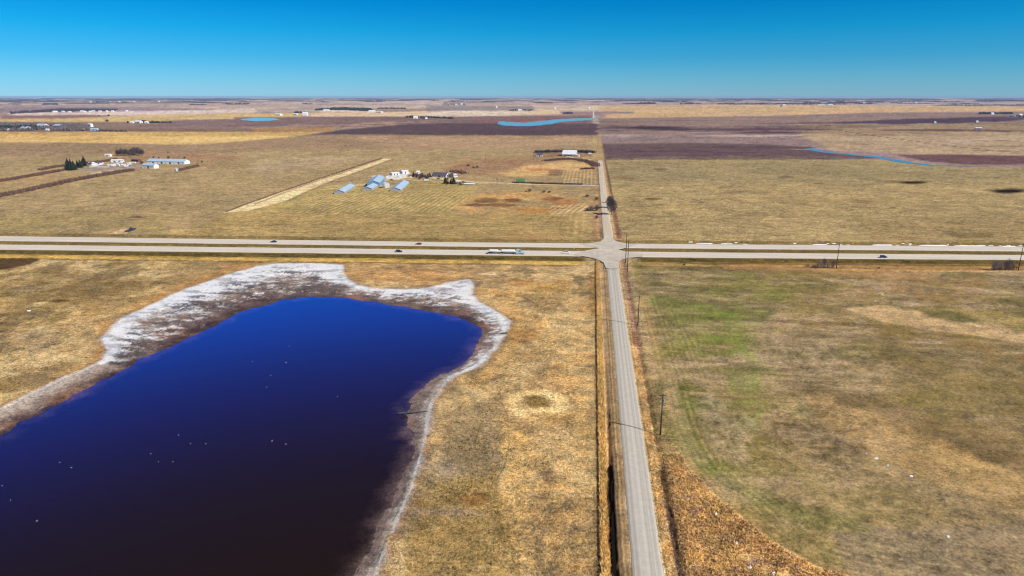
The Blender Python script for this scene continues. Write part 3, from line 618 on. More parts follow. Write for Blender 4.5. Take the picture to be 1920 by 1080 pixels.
# ------------------------------------------------------------------ water
def water_mat(name, body, rough=.12, bump=.35, shore=True, scale=.9, ior=1.33, gloss=1.0):
    m, n, l, b = mat_new(name); n.remove(b); out = n['Material Output']
    t = n.new('ShaderNodeTexCoord'); mp = n.new('ShaderNodeMapping'); mp.inputs['Scale'].default_value = (1, .7, 1); mp.inputs['Rotation'].default_value = (0, 0, .4); l.new(t.outputs['Object'], mp.inputs[0])
    a = n.new('ShaderNodeTexNoise'); a.inputs['Scale'].default_value = scale; a.inputs['Detail'].default_value = 6; a.inputs['Roughness'].default_value = .6; l.new(mp.outputs[0], a.inputs[0])
    p = n.new('ShaderNodeBump'); p.inputs['Strength'].default_value = bump; p.inputs['Distance'].default_value = .12; l.new(a.outputs[0], p.inputs['Height'])
    df = n.new('ShaderNodeBsdfDiffuse'); df.inputs[0].default_value = (*body, 1)
    gl = n.new('ShaderNodeBsdfGlossy'); gl.inputs['Color'].default_value = (1, 1, 1, 1); gl.inputs['Roughness'].default_value = rough; l.new(p.outputs[0], gl.inputs['Normal'])
    fr = n.new('ShaderNodeFresnel'); fr.inputs['IOR'].default_value = ior; l.new(p.outputs[0], fr.inputs['Normal'])
    ge = n.new('ShaderNodeNewGeometry'); bf = n.new('ShaderNodeMath'); bf.operation = 'SUBTRACT'; bf.inputs[0].default_value = 1; l.new(ge.outputs['Backfacing'], bf.inputs[1])
    m1 = n.new('ShaderNodeMath'); m1.operation = 'MULTIPLY'; m1.use_clamp = True; m1.inputs[1].default_value = gloss; l.new(fr.outputs[0], m1.inputs[0])
    m2 = n.new('ShaderNodeMath'); m2.operation = 'MULTIPLY'; l.new(m1.outputs[0], m2.inputs[0]); l.new(bf.outputs[0], m2.inputs[1])
    mx_ = n.new('ShaderNodeMixShader'); l.new(m2.outputs[0], mx_.inputs[0]); l.new(df.outputs[0], mx_.inputs[1]); l.new(gl.outputs[0], mx_.inputs[2]); res = mx_
    if shore:
        at_ = n.new('ShaderNodeAttribute'); at_.attribute_name = 'depth'
        s2 = n.new('ShaderNodeTexNoise'); s2.inputs['Scale'].default_value = .12; s2.inputs['Detail'].default_value = 6; l.new(t.outputs['Object'], s2.inputs[0])
        ad = n.new('ShaderNodeMath'); ad.operation = 'MULTIPLY_ADD'; l.new(s2.outputs[0], ad.inputs[0]); ad.inputs[1].default_value = 14; ad.inputs[2].default_value = -6.2
        a2 = n.new('ShaderNodeMath'); a2.operation = 'ADD'; l.new(ad.outputs[0], a2.inputs[0]); l.new(at_.outputs['Fac'], a2.inputs[1])
        r = n.new('ShaderNodeMapRange'); r.inputs[1].default_value = 0; r.inputs[2].default_value = 9; r.inputs[3].default_value = 0; r.inputs[4].default_value = 1; l.new(a2.outputs[0], r.inputs[0])
        tr = n.new('ShaderNodeBsdfTransparent'); tr.inputs[0].default_value = (.80, .74, .72, 1); sh = n.new('ShaderNodeMixShader'); l.new(r.outputs[0], sh.inputs[0]); l.new(tr.outputs[0], sh.inputs[1]); l.new(df.outputs[0], sh.inputs[2]); l.new(sh.outputs[0], mx_.inputs[1])
    l.new(res.outputs[0], out.inputs['Surface'])
    return m
M['lake'] = water_mat('lake_water', (.0145, .0072, .0034), .07, .2, gloss=3.0, scale=.6)
M['farwater'] = water_mat('far_water', (.15, .22, .24), .05, .1, False); M['murky'] = water_mat('murky_water', (.05, .07, .10), .3, .3, False, gloss=.4); M['ditchwater'] = water_mat('ditch_water', (.012, .009, .007), .3, .3, False, gloss=.4)
fl = (sdf(WATER, GX, GY, 200) < 9) & (GZ < .02+WZ*.2) & (np.hypot(GX, GY) < 900)
me, used = np_mesh('lake', np.stack([GX, GY, np.full(GX.size, WZ)], 1), grid_mesh('w', fl))
da_ = me.attributes.new('depth', 'FLOAT', 'POINT'); da_.data.foreach_set('value', np.maximum(-dw, 0)[used].astype(np.float32))
lk = link('lake', me, M['lake']); tag(lk, kind='structure')
def sheet(name, px, z, mat, sub=6, jit=0, th=None, kind='structure'):
    """flat polygon laid on the plain; outline given in pixels of the photograph"""
    pts = []
    for k in range(len(px)):
        a, b = px[k], px[(k+1) % len(px)]
        for s in range(sub):
            f = s/sub; pts.append((a[0]+(b[0]-a[0])*f+random.uniform(-1, 1)*jit*3, a[1]+(b[1]-a[1])*f+random.uniform(-1, 1)*jit*.4))
    W2 = [at(*p) for p in pts]
    bm = bmesh.new(); vs = [bm.verts.new((x, y, z)) for x, y in W2]; f = bm.faces.new(vs); f.normal_update()
    if f.normal.z < 0: f.normal_flip()
    bmesh.ops.triangulate(bm, faces=bm.faces); me = bpy.data.meshes.new(name); bm.to_mesh(me); bm.free()
    o = link(name, me, mat)
    if kind: tag(o, kind=kind)
    return o
sheet('far_lake', [(934, 230), (938, 227.5), (960, 229.5), (985, 230.5), (1010, 227.5), (1040, 224.5), (1070, 222.3), (1117, 221.5), (1117, 225), (1090, 226.5), (1050, 229), (1030, 233.5), (1000, 236.5), (970, 237), (944, 235.5), (934, 233)], .5, M['farwater'], 8, .9)
sheet('pond', [(450, 223.5), (480, 220.8), (512, 221.6), (525, 224), (505, 226.5), (480, 227.8), (455, 225.5)], .5, M['farwater'], 4, .5)
sheet('creek', [(1509, 278.5), (1530, 278.6), (1546, 283.6), (1575, 288.2), (1600, 289.8), (1632, 291.6), (1660, 295.5), (1690, 300.4), (1722, 306), (1760, 310.2), (1800, 311.6), (1860, 312.4), (1800, 312.2), (1740, 310.4), (1700, 306.8), (1670, 302), (1655, 298.6), (1630, 294.6), (1600, 291.3), (1560, 287.8), (1530, 284.3)], .2, M['farwater'], 6, .55)
sheet('pond', [(231, 436), (236, 431.5), (246, 428.5), (257, 427), (254, 430.5), (243, 434.5)], .12, M['murky'], 3, .1)
sheet('ditch_water', [(1145, 905), (1149, 900), (1152, 908), (1151, 930), (1146, 935)], -.95, M['ditchwater'], 3, .1)
sheet('ditch_water', [(1146, 958), (1151, 952), (1155, 965), (1158, 1000), (1158, 1050), (1160, 1090), (1148, 1090), (1147, 1000)], -.95, M['ditchwater'], 4, .25)

# ------------------------------------------------------------------ roads
def road_mat(name, c, c2, edge, sx=.9, sy=.03, tint=.18, sc_=1.0):
    m, n, l, b = mat_new(name)
    t = n.new('ShaderNodeTexCoord'); mp = n.new('ShaderNodeMapping'); mp.inputs['Scale'].default_value = (sx, sy, 1); l.new(t.outputs['Object'], mp.inputs[0])
    a = n.new('ShaderNodeTexNoise'); a.inputs['Scale'].default_value = sc_; a.inputs['Detail'].default_value = 5; a.inputs['Roughness'].default_value = .6; l.new(mp.outputs[0], a.inputs[0])
    a2 = n.new('ShaderNodeTexNoise'); a2.inputs['Scale'].default_value = .5; a2.inputs['Detail'].default_value = 8; a2.inputs['Roughness'].default_value = .7; l.new(t.outputs['Object'], a2.inputs[0])
    r = n.new('ShaderNodeMapRange'); r.inputs[1].default_value = .35; r.inputs[2].default_value = .65; l.new(a.outputs[0], r.inputs[0])
    x = n.new('ShaderNodeMix'); x.data_type = 'RGBA'; x.inputs[6].default_value = (*c, 1); x.inputs[7].default_value = (*c2, 1); l.new(r.outputs[0], x.inputs[0])
    r2 = n.new('ShaderNodeMapRange'); r2.inputs[1].default_value = .35; r2.inputs[2].default_value = .65; r2.inputs[3].default_value = 1-tint; r2.inputs[4].default_value = 1+tint; l.new(a2.outputs[0], r2.inputs[0])
    v = n.new('ShaderNodeVectorMath'); v.operation = 'SCALE'; l.new(x.outputs[2], v.inputs[0]); l.new(r2.outputs[0], v.inputs['Scale'])
    l.new(v.outputs[0], b.inputs['Base Color']); b.inputs['Roughness'].default_value = .95; b.inputs['Specular IOR Level'].default_value = .1
    return m
cc = lambda r, g, b_: tuple(float(v)*KALB for v in srgb((r, g, b_)))
M['gravel'] = road_mat('gravel_road', cc(206, 200, 186), cc(178, 171, 158), 0, 1.3, .002, .07)
M['asphalt'] = road_mat('old_highway_surface', cc(226, 216, 200), cc(206, 195, 180), 0, .03, .6, .06)
M['junction'] = road_mat('junction_surface', cc(212, 202, 184), cc(190, 180, 164), 0, .2, .2, .1)
M['tangravel'] = road_mat('tan_gravel_road', cc(216, 202, 178), cc(196, 182, 158), 0, .8, .01, .12); M['farroad'] = road_mat('pale_far_road', cc(214, 204, 190), cc(200, 190, 176), 0)
M['line'] = simple('road_paint', (.8, .8, .78), .7); M['yline'] = simple('yellow_road_paint', (.75, .55, .15), .7)
def carriage(top, bot, name, z=.32):
    xs = np.concatenate([np.linspace(-2600, -500, 12), np.linspace(-480, 400, 90), np.linspace(450, 2600, 12)])
    prof = [(-3.2, -1.2), (-1.0, -.12), (0, 0), (None, .12), (0, 0), (1.0, -.12), (3.2, -1.2)]
    vs = []; fs = []
    for x in xs:
        yb, yt = yl(bot, x), yl(top, x)
        j1, j2 = random.uniform(-.25, .25), random.uniform(-.25, .25)
        vs += [(x, yb-3.2, z-1.2), (x, yb-.8+j1, z-.12), (x, yb+j1*.3, z), (x, (yb+yt)/2, z+.1), (x, yt+j2*.3, z), (x, yt+.8+j2, z-.12), (x, yt+3.2, z-1.2)]
    for k in range(len(xs)-1):
        for s in range(6): a = k*7+s; fs.append((a, a+7, a+8, a+1))
    me = bpy.data.meshes.new(name); me.from_pydata(vs, [], fs)
    o = link(name, me, M['asphalt']); me.materials.append(M['verge']); 
    for p in me.polygons:
        if p.index % 6 in (0, 5): p.material_index = 1
    if me.polygons[0].normal.z < 0: me.flip_normals()
    tag(o, kind='structure')
    return o
M['verge'] = road_mat('verge_slope', cc(128, 108, 62), cc(104, 88, 50), 0, .3, .3, .25)
carriage(FT, FB, 'highway'); carriage(NT, NB, 'highway')
# edge lines, one sheet per line
for top, bot in ((FT, FB), (NT, NB)):
    for f, mt in ((.16, 'line'), (.86, 'yline')):
        if top is NT: f = 1-f if mt == 'yline' else .84
        if top is NT and mt == 'yline': f = .14
        xs = np.concatenate([np.linspace(-1500, -10, 120), np.linspace(45, 1400, 110)]); vs = []; fs = []
        for k, x in enumerate(xs):
            y = yl(bot, x)*(1-f)+yl(top, x)*f; z = .32+.1*(1-abs(2*f-1))+.008; vs += [(x, y-.09, z), (x, y+.09, z)]
            if k and k != 120: fs.append((2*k-2, 2*k, 2*k+1, 2*k-1))
        me = bpy.data.meshes.new('edge_line'); me.from_pydata(vs, [], fs); tag(link('edge_line', me, M[mt]), kind='structure')
def strip_road(x_of, hw, ys, z, mat, name, jit=.12):
    vs = []; fs = []
    for y in ys:
        c = x_of(y); j1, j2 = random.uniform(-jit, jit), random.uniform(-jit, jit)
        vs += [(c-hw-2.2, y, z-1.0), (c-hw-.5+j1, y, z-.14), (c-hw+j1, y, z), (c, y, z+.1), (c+hw+j2, y, z), (c+hw+.5+j2, y, z-.14), (c+hw+2.2, y, z-1.0)]
    for k in range(len(ys)-1):
        for s in range(6): a = k*7+s; fs.append((a, a+1, a+8, a+7))
    me = bpy.data.meshes.new(name); me.from_pydata(vs, [], fs); o = link(name, me, mat); me.materials.append(M['tanverge'])
    for p in me.polygons:
        if p.index % 6 in (0, 5): p.material_index = 1
    if me.polygons[2].normal.z < 0: me.flip_normals()
    tag(o, kind='structure'); return o
M['tanverge'] = road_mat('tan_verge_slope', cc(190, 164, 122), cc(150, 124, 86), 0, .8, .1, .25)
strip_road(lambda y: 16.6 if y < 300 else float(rdx(y)), 3.15, np.linspace(20, 470, 150), .2, M['gravel'], 'gravel_road')
strip_road(lambda y: 15.6-.0*y, 3.3, np.linspace(520, 1240, 120), .2, M['tangravel'], 'gravel_road', .4)
strip_road(lambda y: 6.2, 4.5, np.linspace(3600, 6400, 40), .35, M['farroad'], 'far_road', .5)
strip_road(lambda y: 16.5, 1.6, np.linspace(1480, 2080, 20), .1, M['tanverge'], 'farm_track', .5)
# junction: flares and the opening in the median
J = [(1075, 479.2), (1096, 482), (1112, 485.2), (1124, 489), (1132, 494), (1136, 504), (1160.5, 504), (1160, 494), (1165, 488.5), (1178, 484.8), (1205, 482.2), (1205, 477), (1175, 473.3), (1160, 469),
     (1175, 465.6), (1195, 459.5), (1172, 457), (1156, 453.5), (1149.5, 449), (1146, 443), (1132.3, 443), (1131.5, 449), (1126, 453.6), (1112, 456.2), (1085, 457.6), (1098, 462.5), (1124, 466.3), (1100, 470.5), (1080, 476)]
sheet('road_junction', J, .46, M['junction'], 3)
sheet('driveway', [(1122, 347), (1090, 346.7), (1060, 346.3), (1060, 347.8), (1090, 348.4), (1122, 349.2)], .12, M['gravel'], 2)

# ------------------------------------------------------------------ air
hz = MB().box(-49000, 49000, -49000, 49000, -12, 113); ho = link('haze', hz.mesh('haze'))
hm = bpy.data.materials.new('haze_air'); hm.use_nodes = True; hn = hm.node_tree; hn.nodes.clear()
pv = hn.nodes.new('ShaderNodeVolumePrincipled'); pv.inputs['Color'].default_value = (.60, .77, 1, 1); pv.inputs['Density'].default_value = 2.3e-5
pv.inputs['Anisotropy'].default_value = 0.0
hn.links.new(pv.outputs[0], hn.nodes.new('ShaderNodeOutputMaterial').inputs['Volume']); ho.data.materials.append(hm); tag(ho, kind='stuff')

# ------------------------------------------------------------------ trees and shrubs (metre sized originals, shared meshes)
print('plants...')
def twig_mass(n, rx, rz, cz, l0, l1, wd, seed, up=.55, taper=1.0):
    r = random.Random(seed); m = MB()
    for k in range(n):
        while True:
            p = Vector((r.uniform(-1, 1), r.uniform(-1, 1), r.uniform(-1, 1)))
            if .15 < p.length < 1: break
        p = Vector((p.x*rx*(1-.25*taper*max(p.z, 0)), p.y*rx*(1-.25*taper*max(p.z, 0)), cz+p.z*rz))
        d = Vector((p.x/rx, p.y/rx, (p.z-cz)/rz+up)).normalized(); d = (d+Vector((r.uniform(-.5, .5), r.uniform(-.5, .5), r.uniform(-.3, .4)))).normalized()
        L_ = r.uniform(l0, l1); s_ = d.orthogonal().normalized()*wd*r.uniform(.6, 1.4); s2 = d.cross(s_)
        a = p-d*L_*.5; m.add([a+s_, a-s_*.5+s2*.8, a-s_*.5-s2*.8, p+d*L_*.6], [(0, 1, 2), (0, 1, 3), (1, 2, 3), (2, 0, 3)])
    return m
def limbs(h, r0, seed, stems=1, spread=.3):
    r = random.Random(seed); m = MB()
    for s_ in range(stems):
        a = r.uniform(0, 6.3); o = Vector((math.cos(a), math.sin(a), 0))*(0 if stems == 1 else r.uniform(.1, .5))
        top = o*2.2*spread*h*.5+Vector((0, 0, h*.8)); m.cyl(o+Vector((0, 0, -.3)), o.lerp(top, .5)+Vector((0, 0, .0)), r0, r0*.6, 6, False); m.cyl(o.lerp(top, .5), top, r0*.6, r0*.15, 5, False)
        for k in range(7):
            t = r.uniform(.35, .85); b0 = o.lerp(top, t); ang = r.uniform(0, 6.3)
            m.cyl(b0, b0+Vector((math.cos(ang)*spread*h*.9, math.sin(ang)*spread*h*.9, h*r.uniform(.12, .3))), r0*.3, r0*.07, 4, False)
    return m
def spruce_crown(h, rad, seed):
    r = random.Random(seed); m = MB(); tiers = 9
    for k in range(tiers):
        z0 = h*.08+h*.86*k/tiers; rr = rad*(1-k/tiers)**.85*r.uniform(.85, 1.1); n = 9
        vs = [(0, 0, z0+h*.2)]
        for j in range(n*2):
            a = math.pi*j/n+r.uniform(-.1, .1); q_ = rr*(1 if j % 2 == 0 else .55)*r.uniform(.8, 1.15); vs.append((q_*math.cos(a), q_*math.sin(a), z0-(.05*h if j % 2 == 0 else 0)))
        m.add(vs, [(0, 1+j, 1+(j+1) % (2*n)) for j in range(2*n)]+[tuple(range(2*n, 0, -1))])
    return m
mesh_bank = {}
def bank(key, fn):
    if key not in mesh_bank: mesh_bank[key] = fn()
    return mesh_bank[key]
def tree_thing(kind, u, v, hpx=None, h=None, label=None, group=None, wide=1.0, var=0):
    """kind: bare, shrub, willow, spruce; height in metres or in pixels of the photograph"""
    x, y = at(u, v); z = gz(x, y)
    if h is None: h = hpx/F*(math.hypot(x, y)*cP+H*sP)
    names = dict(bare='bare_tree', shrub='bare_shrub', thicket='bare_shrub', willow='willow_shrub', spruce='spruce_tree')
    o = empty(names[kind], (x, y, z), random.uniform(0, 6.28)); o.scale = (h/10*wide, h/10*wide, h/10)
    cat = {'bare': 'tree', 'shrub': 'shrub', 'thicket': 'shrub', 'willow': 'shrub', 'spruce': 'tree'}[kind]
    tag(o, label, cat, group)
    k = var % 3
    if kind == 'bare':
        link('trunk', bank(('bt', k), lambda: limbs(10, .22, 5+k).mesh('trunk')), M['bark'], o); link('crown', bank(('bc', k), lambda: twig_mass(760, 3.6, 4.3, 5.8, .9, 2.2, .085, k).mesh('crown')), M['twig'], o)
    elif kind == 'shrub':
        link('stems', bank(('st', k), lambda: limbs(10, .2, 15+k, 5, .5).mesh('stems')), M['bark'], o); link('crown', bank(('sc', k), lambda: twig_mass(520, 5.0, 4.6, 5.0, 1.2, 3.2, .09, 20+k, .9).mesh('crown')), M['twig'], o)
    elif kind == 'thicket':
        link('stems', bank(('tt', k), lambda: limbs(10, .14, 75+k, 6, .35).mesh('stems')), M['bark'], o); link('crown', bank(('tc', k), lambda: twig_mass(190, 4.2, 4.6, 5.2, 1.6, 4.2, .075, 80+k, 2.2).mesh('crown')), M['twiglight'], o)
    elif kind == 'willow':
        link('stems', bank(('wt', k), lambda: limbs(10, .2, 35+k, 5, .5).mesh('stems')), M['bark'], o); link('crown', bank(('wc', k), lambda: twig_mass(520, 5.4, 4.6, 5.0, 1.2, 3.2, .10, 40+k, .9).mesh('crown')), M['twigred'], o)
    else:
        link('trunk', bank(('pt', k), lambda: MB().cyl((0, 0, -.3), (0, 0, 9), .25, .04, 7).mesh('trunk')), M['bark'], o); link('crown', bank(('pc', k), lambda: spruce_crown(10, 2.7, 60+k).mesh('crown')), M['spruce'], o)
    return o
def wood(name, label, px, n, h, mat, cat='woodland', seed=1, conif=0, kind='stuff', wd=.45):
    """a wood or belt that reads as one mass: n rough crowns over the area px"""
    r = np.random.default_rng(seed); P = [at(*p) for p in px]; xs = [p[0] for p in P]; ys = [p[1] for p in P]
    pts = []
    while len(pts) < n:
        X_ = r.uniform(min(xs), max(xs), n*3); Y_ = r.uniform(min(ys), max(ys), n*3); ok = inside(P, X_, Y_); pts += list(zip(X_[ok], Y_[ok]))
    V_ = []; F_ = []
    for (x, y) in pts[:n]:
        hh = h*r.uniform(.45, 1.15); rr = hh*wd*r.uniform(.6, 1.3); b = len(V_); con = r.random() < conif
        zz = (0, .12, .4, .75, 1) if not con else (0, .05, .3, .6, 1); rw = (0, .75, 1, .6, 0) if not con else (0, .8, .55, .3, 0)
        V_.append((x, y, 0))
        for lev in (1, 2, 3):
            for a in range(5):
                q_ = rr*rw[lev]*r.uniform(.6, 1.2); an = a*1.257+lev*.6; V_.append((x+q_*math.cos(an), y+q_*math.sin(an), hh*zz[lev]*r.uniform(.85, 1.15)))
        V_.append((x, y, hh))
        for a in range(5):
            a2 = (a+1) % 5; F_ += [(b, b+1+a2, b+1+a), (b+1+a, b+1+a2, b+6+a2, b+6+a), (b+6+a, b+6+a2, b+11+a2, b+11+a), (b+11+a, b+11+a2, b+16)]
    me = bpy.data.meshes.new(name); me.from_pydata(V_, [], F_); o = link(name, me, mat)
    tag(o, label, cat, None, kind); return o
def hedge(name, label, line, width, h, mat, step=1.6, seed=3, cat='hedge'):
    """a dense row of leafless shrubs: twig slivers along a line"""
    r = random.Random(seed); m = MB(); pts = [Vector((*at(*p), 0)) for p in line]
    for a, b in zip(pts, pts[1:]):
        n = int((b-a).length/step*9)
        for k in range(n):
            p = a.lerp(b, r.random())+Vector((r.gauss(0, width*.35), r.gauss(0, width*.35), 0)); hh = h*r.uniform(.5, 1.15)
            d = Vector((r.uniform(-.35, .35), r.uniform(-.35, .35), 1))*hh; w_ = r.uniform(.25, .6)
            an = r.uniform(0, 3.14); s_ = Vector((math.cos(an), math.sin(an), 0))*w_; s2 = Vector((-s_.y, s_.x, 0))
            m.add([p+s_, p-s_*.5+s2*.8, p-s_*.5-s2*.8, p+d*.55+s_*1.6, p+d*.55-s_+s2, p+d*.55-s_-s2, p+d], [(0, 1, 4, 3), (1, 2, 5, 4), (2, 0, 3, 5), (3, 4, 6), (4, 5, 6), (5, 3, 6)])
    o = m.build(name, mat); tag(o, label, cat); return o

# woods and belts far out on the plain
wood('woodland', 'wide bare wood around the farmsteads at the far left edge', [(-40, 246), (60, 246), (75, 242.5), (104, 246), (168, 246), (172, 242), (160, 236), (120, 234), (-40, 232)], 1500, 10, M['farwoodpale'], seed=2, conif=.0)
wood('woodland', 'dark evergreen belt below the bare wood at the far left edge', [(-40, 244), (70, 244), (72, 241), (-40, 240)], 260, 14, M['farspruce'], seed=3, conif=.8)
wood('woodland', 'long grey belt of trees with white roofs beyond the pale left field', [(20, 214), (100, 210), (215, 208), (222, 205.5), (120, 205), (20, 211)], 1100, 12, M['farwood'], seed=4)
wood('woodland', 'dark wood in the middle distance left of centre beyond the gold stubble', [(588, 207.5), (640, 206.5), (700, 209.5), (698, 204.5), (640, 202.5), (600, 205)], 800, 14, M['farspruce'], seed=5, conif=.5)
wood('woodland', 'thin bare belt to the right of the dark middle wood', [(708, 204.5), (762, 204.5), (762, 203), (710, 203)], 160, 12, M['farwood'], seed=6)
wood('woodland', 'low dark row of trees at the small farm left of the far lake', [(756, 220.8), (800, 221), (850, 223.3), (850, 222.3), (800, 219.5), (760, 219.6)], 170, 10, M['farspruce'], seed=7, conif=.5)
wood('woodland', 'dark trees round the pale farmstead beyond the left pond', [(552, 212.5), (576, 212.5), (578, 210.5), (550, 210.8)], 90, 10, M['farspruce'], seed=8, conif=.4)
wood('woodland', 'trees of the farmstead on the skyline left of centre', [(828, 198.5), (872, 198), (872, 193.5), (832, 193)], 260, 9, M['farwood'], seed=9, conif=.2)
wood('woodland', 'grey tree clumps short of the skyline above the far lake', [(952, 208.3), (1000, 208.5), (1000, 206), (955, 205.5)], 70, 11, M['farwood'], seed=10)
wood('woodland', 'small round grove beside the far end of the straight road', [(1056, 214.5), (1074, 214.5), (1074, 211), (1058, 211)], 70, 8, M['farwood'], seed=11)
wood('woodland', 'dark long wood on the edge of the gold right field', [(1344, 196.3), (1440, 197), (1440, 194.5), (1350, 193)], 330, 15, M['farspruce'], seed=12, conif=.4)
wood('woodland', 'dark belt with pale sheds above the middle of the gold right field', [(1440, 197), (1600, 197), (1640, 194), (1500, 193), (1440, 195)], 420, 13, M['farspruce'], seed=13, conif=.3)
wood('woodland', 'blue grey town trees near the skyline at right', [(1648, 192), (1720, 193), (1725, 189), (1655, 188)], 300, 15, M['farwood'], seed=14)
wood('woodland', 'long low wood at the far right under the skyline', [(1740, 199), (1980, 199.5), (1980, 196.5), (1780, 196.5)], 500, 12, M['farwood'], seed=15, conif=.2)
wood('woodland', 'black evergreen row beside the white farm at the far right', [(1834, 214), (1900, 214.3), (1898, 212.5), (1836, 211.9)], 210, 12, M['farspruce'], seed=16, conif=.9)
wood('woodland', 'short dark row at the white sheds on the right frame edge', [(1892, 219.2), (1930, 219.6), (1930, 218), (1896, 217.6)], 60, 9, M['farspruce'], seed=17, conif=.6)
wood('woodland', 'dark clumps on the far left plain behind the pale strip', [(78, 197.5), (110, 197.5), (108, 194), (82, 194)], 160, 13, M['farwood'], seed=18)
wood('woodland', 'dark hedged farm row above the left gold field', [(238, 231), (286, 231.2), (322, 231.2), (322, 230), (280, 229.4), (240, 229.8)], 150, 8, M['farspruce'], seed=19, conif=.4)
wood('woodland', 'scattered scrub in front of the far left farmyard', [(180, 246.8), (240, 247.5), (236, 245.8), (182, 244.5)], 120, 5, M['farwood'], seed=20)
# skyline belts: many thin rows of trees, individually small, taken as the far wooded horizon
V_ = []; F_ = []
r_ = np.random.default_rng(50)
for k in range(620):
    u = r_.uniform(-60, 1980); v = 184.2+abs(r_.normal(0, 1))*4.2+.2
    if 500 < u < 1130 and r_.random() < .35: continue
    x, y = at(u, v); Ls = r_.uniform(8, 60)/F*math.hypot(x, y); hh = r_.uniform(12, 30); th = math.atan2(x, y)
    n = int(6+Ls/60)
    for j in range(n):
        t_ = (j+.5)/n-.5; px_, py_ = x+math.cos(th)*Ls*t_, y-math.sin(th)*Ls*t_; rr = Ls/n*.75; hq = hh*r_.uniform(.35, 1.0)*(1-.5*abs(2*t_)); b = len(V_)
        for a in range(6): an = a*1.047; V_.append((px_+rr*math.cos(an), py_+rr*math.sin(an), 0))
        for a in range(6): an = a*1.047+.3; V_.append((px_+rr*.8*math.cos(an), py_+rr*.8*math.sin(an), hq*r_.uniform(.7, 1)))
        V_.append((px_, py_, hq*1.1))
        for a in range(6): a2 = (a+1) % 6; F_ += [(b+a, b+a2, b+6+a2, b+6+a), (b+6+a, b+6+a2, b+12)]
me = bpy.data.meshes.new('skyline_trees'); me.from_pydata(V_, [], F_); o = link('skyline_trees', me, M['farwood']); tag(o, 'thin dark tree belts scattered along the whole skyline', 'woodland', None, 'stuff')

# hedges and shelterbelts of the left farm
hedge('shrub_hedge', 'longest dark hedge, running from the left frame edge up to the farm drive', [(-60, 380), (0, 369), (60, 357), (130, 341), (200, 328), (248, 320.5)], 6, 4.6, M['twigred'], seed=1)
hedge('shrub_hedge', 'upper dark hedge from the left frame edge towards the spruces', [(-60, 351), (0, 341), (60, 331), (118, 320.5)], 5, 4.2, M['twigred'], seed=2)
hedge('shrub_hedge', 'broad brown hedge left of the spruces behind the white garden wall', [(76, 319.5), (100, 314), (128, 310.5)], 8, 3.5, M['twigred'], seed=3)
hedge('shrub_hedge', 'brown hedge behind the row of parked campers', [(166, 305.5), (190, 303.5)], 7, 3.5, M['twigred'], seed=4)
hedge('shrub_hedge', 'short brown hedge behind the middle campers', [(195, 303.5), (219, 299.5)], 7, 3.8, M['twigred'], seed=5)
hedge('shrub_hedge', 'short separate dark hedge in front of the long white barn', [(337, 320.5), (372, 312.5)], 4, 4.2, M['twigred'], seed=6)
hedge('shrub_hedge', 'low bramble patch between the drive and the longest hedge', [(200, 326), (238, 320.5)], 9, 2.4, M['twigred'], seed=7)
hedge('shrub_hedge', 'dark belt behind the silver roofed barn at the road end', [(1006, 286.5), (1050, 285.2), (1082, 285.5), (1112, 287)], 10, 6, M['farwood'], seed=8)
hedge('shrub_hedge', 'curved brown shrub row in front of the silver roofed barn', [(1026, 302), (1045, 299.5), (1062, 298.5), (1078, 299), (1092, 301.5), (1110, 306), (1116, 312)], 12, 3, M['twigred'], seed=9)
hedge('shrub_hedge', 'short shrub row at the top of the ridged plot by the road', [(1088, 317.8), (1114, 316.5)], 4, 3, M['twigred'], seed=10)
hedge('shrub_hedge', 'long low hedge along the north side of the farm drive', [(962, 342.8), (1000, 343.8), (1040, 345), (1092, 346.2)], 3, 2.0, M['twigred'], seed=11)
hedge('shrub_hedge', 'brown shrub bank east of the central farmhouse', [(852, 322), (870, 326)], 14, 3.5, M['twigred'], seed=12)

# single trees and shrubs
sp_l = [(128.5, 319, 22), (134, 319.5, 21), (140.5, 318.5, 13), (138, 314, 13), (146, 314, 14), (151, 314.5, 15), (158.5, 311.5, 19), (154, 312, 11)]
for k, (u, v, hp) in enumerate(sp_l): tree_thing('spruce', u, v, hp*.88, label=['leftmost tall spruce of the grove at the hedge end', 'tall spruce right beside the leftmost one in the grove', 'low front spruce right of the two tall left ones', 'low spruce behind the two tall left ones', 'left one of the two middle spruces in the grove', 'right one of the two middle spruces in the grove', 'tallest right hand spruce of the grove beside the bungalow', 'short spruce in front of the tallest right hand one'][k], group='spruces of the left farm', wide=1.6, var=k)
for k in range(15):
    u = 220+k*3.3+random.uniform(-1, 1); tree_thing('bare', u, 291.5+random.uniform(-1.5, 1.5), random.uniform(8, 13), label='bare grey tree in the clump behind the left farm', group='bare clump behind the left farm', wide=1.2, var=k)
for (u, v, hp, lb) in [(316, 297.5, 5, 'dark round bush behind the middle of the long white barn'), (288, 296.5, 3.5, 'small dark bush behind the left end of the long white barn'), (298, 297.3, 3, 'smallest bush behind the long white barn'),
                       (315, 286.6, 2.5, 'tiny bush alone on the pasture above the long white barn'), (346, 297.5, 4, 'brown bush behind the right end of the long white barn'), (266, 308, 6, 'dark bush at the left corner of the small white barn'), (379, 305, 4, 'thin bush on the brown ground right of the long barn'), (246, 431.5, 6, 'small dark bush on the bank of the dugout pond')]:
    tree_thing('shrub', u, v, hp, label=lb, wide=1.1)
for k, (u, v, hp) in enumerate([(775, 332, 11), (835, 344.5, 15), (851, 345.5, 15), (845, 345, 9), (839, 346, 8)]): tree_thing('spruce', u, v, hp, label='black spruce in the garden of the central farm', group='spruces of the central farm', wide=1.35, var=k)
tree_thing('spruce', 806, 332.5, 9, label='broad blue spruce at the left end of the dark roofed farmhouse', wide=2.0)
